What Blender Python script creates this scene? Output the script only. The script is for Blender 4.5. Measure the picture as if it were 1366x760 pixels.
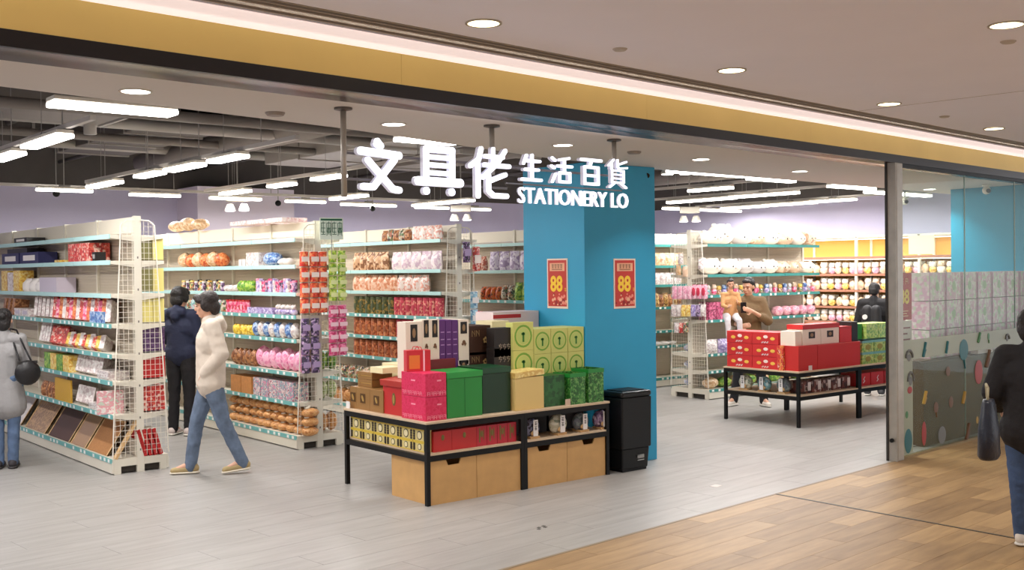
import bpy, math, random
from math import sin, cos, pi, radians, atan2, sqrt
from mathutils import Vector, Matrix
random.seed(7)
for o in list(bpy.data.objects): bpy.data.objects.remove(o)
C = bpy.context.scene.collection
SC = bpy.context.scene

# ------------------------------------------------------------------ camera
# world axes: x runs along the display tables, y runs into the shop, z up (metres)
FPX, CAMH = 1450.0, 1.85
PITCH, ROLL, YAW = -0.0133, -0.0109, radians(50.7)
def cam_rows():
    cp, sp, cr, sr = cos(PITCH), sin(PITCH), cos(ROLL), sin(ROLL)
    Rr = Matrix(((cr, -sr, 0), (sr, cr, 0), (0, 0, 1)))
    Rp = Matrix(((1, 0, 0), (0, cp, sp), (0, -sp, cp)))
    return Rr @ Rp
MC = cam_rows()
TX, TY = (sin(YAW), cos(YAW)), (-cos(YAW), sin(YAW))
def to_store(v):            # (right, down, forward) -> scene axes
    X, Y, Z = v[0], v[2], -v[1]
    return Vector((X*TX[0]+Y*TX[1], X*TY[0]+Y*TY[1], Z))
right, up, back = to_store(MC[0]), -to_store(MC[1]), -to_store(MC[2])
cd = bpy.data.cameras.new('camera'); cam = bpy.data.objects.new('camera', cd); C.objects.link(cam)
cam.matrix_world = Matrix(((right.x, up.x, back.x, 0), (right.y, up.y, back.y, 0), (right.z, up.z, back.z, CAMH), (0, 0, 0, 1)))
cd.sensor_width = 36; cd.sensor_fit = 'HORIZONTAL'; cd.lens = 36*FPX/1366; cd.clip_start = .05; cd.clip_end = 200
SC.camera = cam
# ------------------------------------------------------------------ world and exposure
w = bpy.data.worlds.new('world'); SC.world = w; w.use_nodes = True
w.node_tree.nodes['Background'].inputs[0].default_value = (.92, .95, 1.0, 1)
w.node_tree.nodes['Background'].inputs[1].default_value = 1.55
SC.view_settings.view_transform = 'Standard'; SC.view_settings.look = 'None'
SC.view_settings.gamma = 1; SC.view_settings.use_curve_mapping = False
SC.view_settings.exposure = 0.0
STORE_W, DOWN_W, MALL_W, SIGN_E = 33.0, 9.0, 4.5, 1.7

# ------------------------------------------------------------------ measuring helpers (photograph pixel -> place)
def ray(x, y):
    v = MC.transposed() @ Vector(((x-683)/FPX, (y-380)/FPX, 1)); return to_store(v)
def at(x, y, z=0): r = ray(x, y); k = (z-CAMH)/r.z; return Vector((r.x*k, r.y*k, z))
def ons(x, y, s): r = ray(x, y); k = s/r.x; return Vector((s, r.y*k, CAMH+r.z*k))
def ont(x, y, t): r = ray(x, y); k = t/r.y; return Vector((r.x*k, t, CAMH+r.z*k))
FS, FT, FM = 9.3, 5.68, .086            # the shop front line
FA = atan2(FM, 1)
def fl(s, off=0): return FT + off + FM*(s-FS)
def onf(x, y, off=0):
    r = ray(x, y); k = (FT+off-FM*FS)/(r.y-FM*r.x); return Vector((r.x*k, r.y*k, CAMH+r.z*k))
def proj(p):
    d = Vector(p)-Vector((0, 0, CAMH)); zc = -d.dot(back)
    return (683+FPX*d.dot(right)/zc, 380-FPX*d.dot(up)/zc, zc)

# ------------------------------------------------------------------ materials
def lin(c):
    r = []
    for v in c[:3]:
        v = v/255; r.append(v/12.92 if v <= .04045 else ((v+.055)/1.055)**2.4)
    return (*r, 1)
MATS = {}
def mat(name, col, rough=.55, metal=0, emit=0, spec=.5, var=0.0, vscale=30, bump=0, bscale=60):
    if name in MATS: return MATS[name]
    m = bpy.data.materials.new(name); m.use_nodes = True; nt = m.node_tree; b = nt.nodes['Principled BSDF']
    b.inputs['Base Color'].default_value = lin(col); b.inputs['Roughness'].default_value = rough
    b.inputs['Metallic'].default_value = metal; b.inputs['Specular IOR Level'].default_value = spec
    if emit:
        b.inputs['Emission Color'].default_value = lin(col); b.inputs['Emission Strength'].default_value = emit
    if var or bump:
        tc = nt.nodes.new('ShaderNodeTexCoord'); n = nt.nodes.new('ShaderNodeTexNoise'); n.inputs['Scale'].default_value = vscale
        n.inputs['Detail'].default_value = 4
        nt.links.new(tc.outputs['Object'], n.inputs['Vector'])
        if var:
            mx = nt.nodes.new('ShaderNodeMix'); mx.data_type = 'RGBA'
            mx.inputs['A'].default_value = lin([max(0, v*(1-var)) for v in col]); mx.inputs['B'].default_value = lin([min(255, v*(1+var)) for v in col])
            nt.links.new(n.outputs['Fac'], mx.inputs['Factor']); nt.links.new(mx.outputs['Result'], b.inputs['Base Color'])
        if bump:
            n2 = nt.nodes.new('ShaderNodeTexNoise'); n2.inputs['Scale'].default_value = bscale
            nt.links.new(tc.outputs['Object'], n2.inputs['Vector'])
            bp = nt.nodes.new('ShaderNodeBump'); bp.inputs['Strength'].default_value = bump; bp.inputs['Distance'].default_value = .01
            nt.links.new(n2.outputs['Fac'], bp.inputs['Height']); nt.links.new(bp.outputs['Normal'], b.inputs['Normal'])
    MATS[name] = m; return m
def prt(name, cols, scale=44, rough=.4, kind='VORONOI', stretch=(1, 1, 1)):
    """printed packaging: patches of flat ink in a few colours"""
    if name in MATS: return MATS[name]
    av = [sum(q[i] for q in cols)/len(cols) for i in range(3)]; cols = [tuple(q[i]*.72+av[i]*.28 for i in range(3)) for q in cols]
    m = bpy.data.materials.new(name); m.use_nodes = True; nt = m.node_tree; b = nt.nodes['Principled BSDF']
    tc = nt.nodes.new('ShaderNodeTexCoord'); mp = nt.nodes.new('ShaderNodeMapping'); mp.inputs['Scale'].default_value = stretch
    oi = nt.nodes.new('ShaderNodeObjectInfo')
    mlt = nt.nodes.new('ShaderNodeMath'); mlt.operation = 'MULTIPLY'; mlt.inputs[1].default_value = 7.3
    nt.links.new(oi.outputs['Random'], mlt.inputs[0]); nt.links.new(tc.outputs['Object'], mp.inputs['Vector'])
    nt.links.new(mlt.outputs[0], mp.inputs['Location'])
    if kind == 'VORONOI':
        v = nt.nodes.new('ShaderNodeTexVoronoi'); v.distance = 'CHEBYCHEV'; v.inputs['Scale'].default_value = scale; out = v.outputs['Color']
        sp = nt.nodes.new('ShaderNodeSeparateColor'); nt.links.new(out, sp.inputs[0]); out = sp.outputs[0]
    else:
        v = nt.nodes.new('ShaderNodeTexNoise'); v.inputs['Scale'].default_value = scale; v.inputs['Detail'].default_value = 3; out = v.outputs['Fac']
    nt.links.new(mp.outputs[0], v.inputs['Vector'])
    r = nt.nodes.new('ShaderNodeValToRGB'); r.color_ramp.interpolation = 'CONSTANT'
    e = r.color_ramp.elements; n = len(cols)
    lo, hi = (0, 1) if kind == 'VORONOI' else (.3, .72)
    e[0].position = 0; e[0].color = lin(cols[0]); e[1].position = lo+(hi-lo)/n; e[1].color = lin(cols[1])
    for i in range(2, n): q = e.new(lo+(hi-lo)*i/n); q.color = lin(cols[i])
    nt.links.new(out, r.inputs[0]); nt.links.new(r.outputs[0], b.inputs['Base Color']); b.inputs['Roughness'].default_value = rough
    MATS[name] = m; return m
WHITE = mat('white paint', (226, 220, 208), .5)
GOND = mat('cream powder coat', (222, 216, 200), .45)
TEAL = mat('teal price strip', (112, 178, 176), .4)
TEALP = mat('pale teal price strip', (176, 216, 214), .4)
TEALD = mat('deep teal price strip', (58, 138, 132), .4)
BLACKM = mat('black steel', (11, 10, 10), .5, spec=.3)
WIRE = mat('wire cream', (232, 226, 212), .4)
CHROME = mat('brushed steel', (176, 170, 160), .4, .35, var=.12, vscale=8)
LIGHTM = mat('lamp diffuser', (255, 250, 244), .5, emit=10)
GREYM = mat('light grey steel', (150, 146, 142), .5)
PLY = mat('plywood', (206, 160, 100), .55, var=.06, vscale=9)
BOARD = mat('pale board', (205, 180, 150), .5, var=.05, vscale=14)

# ------------------------------------------------------------------ mesh building
class MB:
    def __init__(s): s.v = []; s.f = []; s.m = []
    def add(s, vs, fs, mi=0):
        k = len(s.v); s.v += [tuple(p) for p in vs]; s.f += [tuple(i+k for i in f) for f in fs]; s.m += [mi]*len(fs); return s
    def box(s, x0, x1, y0, y1, z0, z1, mi=0, top=None, taper=0):
        a = taper
        vs = [(x0, y0, z0), (x1, y0, z0), (x1, y1, z0), (x0, y1, z0), (x0-a, y0-a, z1), (x1+a, y0-a, z1), (x1+a, y1+a, z1), (x0-a, y1+a, z1)]
        return s.add(vs, [(3, 2, 1, 0), (4, 5, 6, 7), (0, 1, 5, 4), (1, 2, 6, 5), (2, 3, 7, 6), (3, 0, 4, 7)], mi)
    def tube(s, p, q, r, r2=None, n=8, mi=0, caps=True):
        p, q = Vector(p), Vector(q); r2 = r if r2 is None else r2
        d = (q-p).normalized(); a = d.orthogonal().normalized(); b = d.cross(a)
        vs = []
        for c, rr in ((p, r), (q, r2)):
            for i in range(n):
                t = 2*pi*i/n; vs.append(c+(a*cos(t)+b*sin(t))*rr)
        fs = [(i, (i+1) % n, n+(i+1) % n, n+i) for i in range(n)]
        if caps: fs += [tuple(range(n-1, -1, -1)), tuple(range(n, 2*n))]
        return s.add(vs, fs, mi)
    def lathe(s, prof, n=16, mi=0, c=(0, 0, 0), caps=True):
        vs = []; fs = []
        for r, z in prof:
            for i in range(n):
                t = 2*pi*i/n; vs.append((c[0]+r*cos(t), c[1]+r*sin(t), c[2]+z))
        for j in range(len(prof)-1):
            for i in range(n): fs.append((j*n+i, j*n+(i+1) % n, (j+1)*n+(i+1) % n, (j+1)*n+i))
        if caps: fs.append(tuple(range(n-1, -1, -1))); fs.append(tuple(range((len(prof)-1)*n, len(prof)*n)))
        return s.add(vs, fs, mi)
    def ell(s, c, r, nu=12, nv=8, mi=0, mtx=None, lump=0, seed=0):
        rnd = random.Random(seed); vs = []; fs = []
        c = Vector(c)
        for j in range(nv+1):
            ph = pi*j/nv
            for i in range(nu):
                t = 2*pi*i/nu; k = 1+lump*(rnd.random()-.5)
                p = Vector((r[0]*sin(ph)*cos(t)*k, r[1]*sin(ph)*sin(t)*k, -r[2]*cos(ph)*k))
                if mtx: p = mtx @ p
                vs.append(c+p)
        for j in range(nv):
            for i in range(nu): fs.append((j*nu+i, j*nu+(i+1) % nu, (j+1)*nu+(i+1) % nu, (j+1)*nu+i))
        return s.add(vs, fs, mi)
    def cap(s, p, q, r1, r2, n=12, flat=None):
        """tapered capsule, closed; flat=(axis vector, factor) squashes the section along an axis"""
        p, q = Vector(p), Vector(q); d = q-p; L = d.length
        d = d.normalized() if L > 1e-6 else Vector((0, 0, 1)); a = d.orthogonal().normalized(); b = d.cross(a)
        rings = [(-r1*cos(pi*k/8), r1*sin(pi*k/8)) for k in range(0, 5)]+[(L+r2*sin(pi*k/8), r2*cos(pi*k/8)) for k in range(0, 5)]
        vs = []; fs = []
        for h, rr in rings:
            for i in range(n):
                t = 2*pi*i/n; o = (a*cos(t)+b*sin(t))*max(rr, 1e-4)
                if flat: ax = Vector(flat[0]).normalized(); o = o-ax*o.dot(ax)*(1-flat[1])
                vs.append(p+d*h+o)
        m = len(rings)
        for j in range(m-1):
            for i in range(n): fs.append((j*n+i, j*n+(i+1) % n, (j+1)*n+(i+1) % n, (j+1)*n+i))
        fs.append(tuple(range(n-1, -1, -1))); fs.append(tuple(range((m-1)*n, m*n)))
        return s.add(vs, fs)
    def mesh(s, name, mats, smooth=False):
        me = bpy.data.meshes.new(name); me.from_pydata(s.v, [], s.f)
        for m in (mats if isinstance(mats, (list, tuple)) else [mats]): me.materials.append(m)
        if any(s.m): me.polygons.foreach_set('material_index', s.m)
        if smooth: me.polygons.foreach_set('use_smooth', [True]*len(me.polygons))
        me.update(); return me
    def build(s, name, mats, parent=None, smooth=False, loc=None, rz=0, bevel=0):
        return inst(name, s.mesh(name, mats, smooth), parent, loc, rz, bevel)
def inst(name, me, parent=None, loc=None, rz=0, bevel=0):
    o = bpy.data.objects.new(name, me); C.objects.link(o)
    if parent: o.parent = parent
    if loc is not None: o.location = loc
    o.rotation_euler = (0, 0, rz)
    if bevel:
        b = o.modifiers.new('bevel', 'BEVEL'); b.width = bevel; b.segments = 2; b.limit_method = 'ANGLE'
    return o
def tag(o, label, cat, group=None):
    o['label'] = label; o['category'] = cat
    if group: o['group'] = group
    return o
def struct(o, label=None):
    o['kind'] = 'structure'
    if label: o['label'] = label
    return o
def thing(name, label, cat, loc, rz=0, group=None):
    o = bpy.data.objects.new(name, None); C.objects.link(o); o.location = loc; o.rotation_euler = (0, 0, rz); o.empty_display_size = .1
    return tag(o, label, cat, group)
def copy_tree(o, parent=None):
    c = o.copy(); C.objects.link(c)
    if parent: c.parent = parent
    for ch in list(o.children): copy_tree(ch, c)
    return c
def text_mesh(txt, size, depth, m, bold=0.0, name='lettering'):
    cu = bpy.data.curves.new('t', 'FONT'); cu.body = txt; cu.size = size; cu.extrude = depth/2; cu.offset = bold; cu.resolution_u = 3
    cu.align_x = 'CENTER'; cu.align_y = 'CENTER'
    o = bpy.data.objects.new('t', cu); C.objects.link(o); bpy.context.view_layer.update()
    dg = bpy.context.evaluated_depsgraph_get(); me = bpy.data.meshes.new_from_object(o.evaluated_get(dg)); me.name = name
    bpy.data.objects.remove(o); me.materials.clear(); me.materials.append(m); return me
def strokes(mb, sts, w, h, th, depth, ox=0, oz=0, mi=0):
    """rounded brush strokes in a w x h cell of the xz plane, front at y=-depth/2"""
    for st in sts:
        k = 1.0
        if isinstance(st[0], (int, float)): k = st[0]; st = st[1]
        pts = [(ox+x*w, oz+z*h) for x, z in st]; r = th*k/2
        for (x0, z0), (x1, z1) in zip(pts, pts[1:]):
            L = sqrt((x1-x0)**2+(z1-z0)**2) or 1e-6; nx, nz = -(z1-z0)/L*r, (x1-x0)/L*r
            vs = [(x, y, z) for y in (-depth/2, depth/2) for x, z in ((x0+nx, z0+nz), (x0-nx, z0-nz), (x1-nx, z1-nz), (x1+nx, z1+nz))]
            mb.add(vs, [(0, 1, 2, 3), (7, 6, 5, 4), (0, 4, 5, 1), (1, 5, 6, 2), (2, 6, 7, 3), (3, 7, 4, 0)], mi)
        for x, z in pts: mb.tube((x, -depth/2-.0008, z), (x, depth/2+.0008, z), r, n=14, mi=mi)

def area(name, loc, sx, sy, power, col, parent=None, rz=0, spread=None):
    l = bpy.data.lights.new(name, 'AREA'); l.shape = 'RECTANGLE'; l.size = sx; l.size_y = sy; l.energy = power; l.color = col
    if spread: l.spread = spread
    o = bpy.data.objects.new(name, l); C.objects.link(o); o.location = loc; o.rotation_euler = (0, 0, rz)
    if parent: o.parent = parent
    return o

# ================================================================== FLOORS
GREYF = mat('grey vinyl plank', (186, 182, 176), .3)
def floor_mat(name, c1, c2, rough, bands):
    m = bpy.data.materials.new(name); m.use_nodes = True; nt = m.node_tree; b = nt.nodes['Principled BSDF']
    tc = nt.nodes.new('ShaderNodeTexCoord'); mp = nt.nodes.new('ShaderNodeMapping'); mp.inputs['Scale'].default_value = (1.2, 9, 1)
    oi = nt.nodes.new('ShaderNodeObjectInfo'); ml = nt.nodes.new('ShaderNodeMath'); ml.operation = 'MULTIPLY'; ml.inputs[1].default_value = 31
    nt.links.new(oi.outputs['Random'], ml.inputs[0]); nt.links.new(ml.outputs[0], mp.inputs['Location'])
    nt.links.new(tc.outputs['Object'], mp.inputs['Vector'])
    n = nt.nodes.new('ShaderNodeTexNoise'); n.inputs['Scale'].default_value = 1.6; n.inputs['Detail'].default_value = 6; n.inputs['Roughness'].default_value = .6
    nt.links.new(mp.outputs[0], n.inputs['Vector'])
    ad = nt.nodes.new('ShaderNodeMath'); ad.operation = 'MULTIPLY_ADD'; ad.inputs[1].default_value = bands; nt.links.new(oi.outputs['Random'], ad.inputs[0]); nt.links.new(n.outputs['Fac'], ad.inputs[2])
    r = nt.nodes.new('ShaderNodeValToRGB'); r.color_ramp.elements[0].position = .35; r.color_ramp.elements[1].position = .75+bands
    r.color_ramp.elements[0].color = lin(c1); r.color_ramp.elements[1].color = lin(c2)
    nt.links.new(ad.outputs[0], r.inputs[0]); nt.links.new(r.outputs[0], b.inputs['Base Color'])
    b.inputs['Roughness'].default_value = rough
    return m
GREYF = floor_mat('grey vinyl planks', (150, 146, 142), (168, 165, 161), .38, .05)
WOODF = floor_mat('oak look planks', (128, 98, 62), (178, 144, 98), .5, .45)
JOINT = mat('joint grey', (146, 141, 136), .6); JOINTW = mat('joint brown', (122, 98, 70), .6)
def plank_floor(m, mj, y0, y1, x0, x1, pw, pl, label, cut_far):
    root = MB().box(x0, x1, y0, y1, -.2, -.004).build('floor', mj, loc=(FS, FT, 0), rz=FA); struct(root, label)
    rows = int((y1-y0)/pw+.999); P = []
    for r in range(rows):
        off = (r*.37 % 1)*pl; k = -1
        while True:
            a = x0+off+k*pl; k += 1
            if a >= x1: break
            b = min(a+pl, x1); a = max(a, x0)
            if b-a < .02: continue
            ya, yb = y0+r*pw, min(y0+(r+1)*pw, y1); cx, cy = (a+b)/2, (ya+yb)/2
            wx, wy = FS+cx*cos(FA)-cy*sin(FA), FT+cx*sin(FA)+cy*cos(FA)
            q = proj((wx, wy, 0)); vis = q[2] > .5 and -250 < q[0] < 1600 and q[1] < 900
            P.append((q[2] if vis else 1e3, a, b, ya, yb))
    P.sort(); far = MB(); cache = {}
    for i, (d, a, b, ya, yb) in enumerate(P):
        g = .0009; L = round(b-a-2*g, 3); W = round(yb-ya-2*g, 3)
        if i < 300 and d < 900:
            if (L, W) not in cache: cache[(L, W)] = MB().box(-L/2, L/2, -W/2, W/2, -.004, 0).mesh('plank', m)
            inst('plank', cache[(L, W)], root, ((a+b)/2, (ya+yb)/2, 0))
        else: far.box(a+g, b-g, ya+g, yb-g, -.004, 0)
    if far.v: o = far.build('planks', m, root); o['kind'] = 'stuff'
    return root
plank_floor(GREYF, JOINT, 0, 15, -12, 9, .3, 1.5, 'pale grey plank floor inside the shop', 0)
plank_floor(WOODF, JOINTW, -9, 0, -12, 9, .2, 1.2, 'oak coloured plank floor of the mall', 0)
o = MB().box(-.012, .012, -3.2, -.0, 0, .0025).build('trim_1', mat('expansion joint', (60, 52, 42), .5), loc=(FS-2.03, FT-.175, 0)); struct(o, 'dark expansion joint strip across the oak floor')
o = MB().box(-6, 5, -.012, .012, 0, .002).build('trim_2', mat('threshold', (140, 124, 100), .5), loc=(FS, FT, 0), rz=FA); struct(o, 'thin threshold strip between grey and oak floors')
p = at(722, 704); mb = MB()
for i, (a, b) in enumerate(((-.05, 0), (-.01, .02), (.02, -.015), (.045, .01))): mb.box(a, a+.028, b-.012, b+.012, 0, .002)
tag(mb.build('floor_mark', mat('dark mark', (84, 80, 74), .7), loc=(p.x, p.y, 0), rz=.4), 'small dark scuffed mark on grey floor in front of the display table', 'floor mark')
p = at(955, 648)
tag(MB().box(-.05, .05, -.035, .035, 0, .002).build('floor_sticker', mat('pale mark', (214, 206, 200), .6), loc=(p.x, p.y, 0), rz=.2), 'small pale sticker on grey floor near shop entrance', 'sticker')

# ================================================================== SHELL
for nm_ in ('bronze mirror soffit',):
    m_ = mat(nm_, (98, 84, 80), .27, .9); m_.node_tree.nodes['Principled BSDF'].inputs['Anisotropic'].default_value = .9
    tg = m_.node_tree.nodes.new('ShaderNodeTangent'); tg.direction_type = 'RADIAL'; tg.axis = 'Z'; m_.node_tree.links.new(tg.outputs[0], m_.node_tree.nodes['Principled BSDF'].inputs['Tangent'])
WALLM = mat('lilac wall paint', (218, 213, 240), .7, var=.02, vscale=3)
WALLP = mat('pale lilac paint', (232, 222, 238), .7)
DARKC = mat('dark open ceiling', (92, 87, 84), .9, var=.15, vscale=2)
def wall(name, x0, x1, y0, y1, z0, z1, m, label): return struct(MB().box(x0, x1, y0, y1, z0, z1).build(name, m), label)
BT, RS, PZ, CZ = 17.0, 16.6, 3.2, 3.85
wall('wall_back', -3, RS+.2, BT, BT+.2, 0, PZ, WALLM, 'lilac back wall of the shop')
wall('wall_back_upper', -3, RS+.2, BT, BT+.2, PZ, CZ, DARKC, 'dark band above the lilac back wall')
wall('wall_right', RS, RS+.2, 6.5, BT, 0, 3.06, WALLM, 'lilac right wall of the shop')
wall('wall_right_upper', RS, RS+.2, 6.5, BT, 3.06, CZ, DARKC, 'dark band above the lilac right wall')
wall('wall_left', -3.2, -3, 4.7, BT, 0, CZ, WALLM, 'lilac left wall of the shop')
wall('ceiling_open', -3, RS, 4.9, BT, CZ, CZ+.2, DARKC, 'dark exposed shop ceiling slab')
wall('wall_pillar', 6.95, 8.62, 16.2, BT, 0, PZ+.02, WALLP, 'pale lilac pillar on the back wall')
MALLC = mat('mall ceiling paint', (228, 226, 238), .75, var=.015, vscale=2)
# white bulkhead ceiling just inside the front
edge = [(-3, 5.4), (1.5, 6.05), (3.85, 6.5), (6.3, 7.2), (7.8, 7.42), (11.2, 7.55), (15.8, 7.9)]
mb = MB(); inner = [(s, fl(s, .3)) for s, _ in edge]; n = len(edge)
lo = [(a, b, 2.835) for a, b in inner]+[(a, b, 2.835) for a, b in edge[::-1]]; hi = [(a, b, 3.0) for a, b, _ in lo]
mb.add(lo+hi, [tuple(range(2*n-1, -1, -1)), tuple(range(2*n, 4*n))]+[(i, (i+1) % (2*n), 2*n+(i+1) % (2*n), 2*n+i) for i in range(2*n)])
struct(mb.build('ceiling_bulkhead', mat('bulkhead paint', (206, 198, 190), .7)), 'off white lowered ceiling strip inside the shop front')
def front_box(name, x0, x1, y0, y1, z0, z1, m, label, bevel=0):
    o = MB().box(x0, x1, y0, y1, z0, z1).build(name, m, loc=(FS, FT, 0), rz=FA, bevel=bevel); return struct(o, label)
SOFF = mat('bronze mirror soffit', (98, 82, 76), .22, .9)
front_box('trim_3', -12.5, 7, -.0, .29, 2.83, 2.9, SOFF, 'polished bronze metal soffit above the shop opening')
front_box('trim_4', -12.5, 7, .0, .30, 2.905, 3.6, mat('dark lining', (40, 34, 30), .7), 'bulkhead body behind the gold fascia')
front_box('trim_5', -12.5, 7, -.03, -.001, 2.83, 2.905, mat('near black metal', (20, 12, 12), .35), 'dark metal band under the gold fascia')
GOLD = mat('gold metal panel', (244, 208, 124), .5, .12, var=.05, vscale=1.5)
gx = [-12.5+i*2.2 for i in range(9)]+[7]
fas = bpy.data.objects.new('trim_6', None); C.objects.link(fas); fas.location = (FS, FT, 0); fas.rotation_euler = (0, 0, FA); struct(fas, 'gold metal fascia above the shop front')
for a, b in zip(gx, gx[1:]): MB().box(a+.0008, b-.0008, -.026, -.001, 2.905, 3.08).build('gold_panel', GOLD, fas)
front_box('trim_7', -12.5, 7, -.012, -.001, 3.08, 3.17, mat('cove light diffuser', (248, 230, 224), .5, emit=.62), 'lit white cove band above the gold fascia')
# mall ceiling, with a dark slot diffuser beside the cove
front_box('ceiling', -12.5, 7, -9, -.30, 3.17, 3.3, MALLC, 'warm white mall ceiling')
front_box('ceiling_lip', -12.5, 7, -.022, 0, 3.17, 3.3, MALLC, 'narrow ceiling lip beside the air slot')
slot = front_box('air_slot', -12.5, 7, -.30, -.022, 3.2, 3.3, mat('slot dark', (110, 98, 88), .8), 'recessed linear air diffuser slot')
for k in range(5):
    y = -.28+k*.056; MB().box(-12.5, 7, y, y+.012, 3.172, 3.2).build('vane', mat('vane beige', (150, 138, 126), .6), slot)
# faint panel joints on the mall ceiling
for k, x in enumerate((-1.2, 3.4)): MB().box(x, x+.006, -9, -.31, 3.1685, 3.1705).build('panel_joint', mat('joint shade', (150, 140, 130), .8), bpy.data.objects['ceiling'])
cl = area('added_cove_lamp', (0, 0, 0), 19, .02, 26, (1, .94, .86), slot); cl.location = (-2.75, -.16, 3.19); cl.rotation_euler = (radians(38), 0, 0)  # strip added in the air slot to brighten the gold fascia
# rest of the mall, beyond the frame, reflected in glass and metal
wall('wall_front', -14, 12, -5.2, -5, 0, 3.2, mat('mall wall beige', (190, 174, 154), .7), 'beige mall wall opposite the shop')

# ---------------------------------------------------------------- mall and bulkhead downlights
ORDK = 'first second third fourth fifth sixth'.split()
WARM = mat('warm lamp', (255, 236, 190), .4, emit=5)
def downlight(s, t, z, r, power, col, m, label, group, ringm):
    d = thing('downlight', label, 'ceiling light', (s, t, z), 0, group)
    MB().lathe([(r*1.16, -.006), (r*1.16, .0), (r, .0), (r, -.006)], 24, caps=False).build('trim_ring', ringm, d, True)
    MB().lathe([(r, -.004), (r*.96, .0)], 24).build('lens', m, d)
    area('bulb', (0, 0, -.03), r*1.6, r*1.6, power, col, d, spread=1.9)
    return d
for i, (x, y) in enumerate(((645, 30), (976, 93), (1186, 138), (1326, 171))):
    p = at(x, y, 3.17)
    downlight(p.x, p.y, 3.168, .085, MALL_W, (1, .93, .84), WARM, 'round warm recessed downlight in the mall ceiling, '+['nearest of the row', 'second from the left in the row', 'third from the left in the row', 'farthest right of the row'][i], 'mall downlights', mat('ring grey', (176, 164, 150), .4))
for k in range(6):      # unseen row behind the camera, boosted to brighten the mall ceiling
    downlight(-1+k*2.3, 1.2+k*.2, 3.168, .085, MALL_W*3, (1, .93, .84), WARM, ORDK[k]+' boosted warm downlight in the unseen row behind the viewer', 'mall downlights out of view', MATS['ring grey'])
for k in range(3):
    downlight(5.9+k*2.3, 2.9+k*.2, 3.168, .085, MALL_W, (1, .93, .84), WARM, ORDK[k]+' warm recessed downlight in the row right of view', 'mall downlights right of view', MATS['ring grey'])
for i, (x, y) in enumerate(((181, 121), (525, 165), (751, 193), (935, 212), (1067, 228), (1199, 234), (1240, 252))):
    p = at(x, y, 2.835)
    if i == 5: continue
    downlight(p.x, p.y, 2.834, .075, DOWN_W, (1, .96, .92), LIGHTM, 'round white downlight in the lowered front ceiling, '+['leftmost', 'second from left above the sign', 'above the small sign characters', 'just right of the blue pillar', 'second right of the blue pillar', '', 'seen through the glass'][i], 'bulkhead downlights', WHITE)
for i, (x, y, z) in enumerate(((827, 65, 3.17), (1260, 155, 3.17), (1345, 55, 3.17))):
    p = at(x, y, z); tag(MB().lathe([(.035, -.012), (.045, -.004), (.045, 0)], 16).build('smoke_detector', mat('beige plastic', (176, 164, 152), .5), loc=p, smooth=False), 'small round detector on the mall ceiling, '+['left one', 'right one near the cove', 'far right edge'][i], 'detector')
for i, (x, y) in enumerate(((367, 150), (846, 202))):
    p = at(x, y, 2.835); tag(MB().lathe([(.05, -.02), (.06, -.006), (.06, 0)], 16).build('smoke_detector', mat('taupe plastic', (140, 128, 118), .5), loc=p), 'small grey disc detector on the lowered ceiling '+['left of the sign', 'above the blue pillar'][i], 'detector')

# ================================================================== LINEAR SHOP LIGHTS
def ctop(y): return 3.68 if any(b_ <= y <= b_+.3 for b_ in (10.4, 12.0, 14.6, 16.0)) else CZ
def linear(px0, px1, label, z=2.9, L=None, kind=0, width=.13):
    a, b = at(*px0, z), at(*px1, z); c = (a+b)/2
    if kind == 'U': ang = pi/2
    else: ang = 0
    L = L or (b-a).length
    t = thing('linear_light', label, 'ceiling light', (c.x, c.y, z), ang, 'linear shop lights')
    MB().box(-L/2, L/2, -width/2, width/2, .02, .05).build('housing', WHITE, t, bevel=.006)
    MB().box(-L/2, L/2, -width/2-.003, width/2+.003, -.012, .02).build('diffuser', LIGHTM, t, bevel=.008)
    MB().box(-.06, .06, -.03, .03, .05, .07).build('clip', GREYM, t); MB().tube((0, .035, .05), (0, .035, ctop(c.y)-z if c.y > fl(c.x, .3)+1.3 else 2.84-z), .003, n=5).build('suspension_wire', GREYM, t)
    area('tube', (0, 0, -.02), L*.95, width*.9, STORE_W*L, (1, .97, .95), t)
    return c
linear((78, 142), (223, 150), 'large bright linear light nearest the shop front, top left', kind='T', width=.17, L=.78)
names = ['at the left frame edge', 'second from the left edge']
linear((-12, 214), (32, 205), 'linear light of the first row, at the left frame edge', kind='U')
linear((37, 198), (89, 180), 'linear light of the first row, second from the left edge', kind='U', L=.95)
for q, nm in ((((119.5, 250), (160, 243)), 'farthest'), (((178, 236), (222, 231)), 'third nearest'), (((222, 228), (271, 220)), 'second nearest'), (((276, 216), (332, 209)), 'nearest')):
    linear(*q, 'linear light of the second row above the left aisle, '+nm, kind='U')
for q, nm in ((((291, 259), (337, 255)), 'farthest'), (((353, 249), (399, 246)), 'middle'), (((417, 240), (460, 235)), 'nearest')):
    linear(*q, 'linear light of the third row left of the sign, '+nm, kind='U')
for q, nm in ((((445, 266), (486, 261)), 'below the first sign character'), (((570, 275), (612, 267)), 'below the second sign character'), (((530, 186), (606, 192)), 'behind the top of the sign')):
    linear(*q, 'linear light hanging behind the lit sign, '+nm, kind='T' if nm.startswith('behind') else 'U')
for i, q in enumerate((((47, 254), (125, 255)), ((172, 260), (241, 262)), ((283, 264), (345, 267)), ((379, 269), (436, 270)), ((467, 272), (516, 276)), ((552, 277), (600, 278)), ((612, 279), (655, 280)))):
    linear(*q, 'thin linear light of the row along the back wall, number %d from the left' % (i+1) if 0 else 'thin linear light of the back row, '+['leftmost', 'second from left', 'in front of the pillar', 'right of the pillar', 'under the first sign letters', 'under the sign middle', 'rightmost before the blue pillar'][i], kind='T', width=.08)
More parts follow.
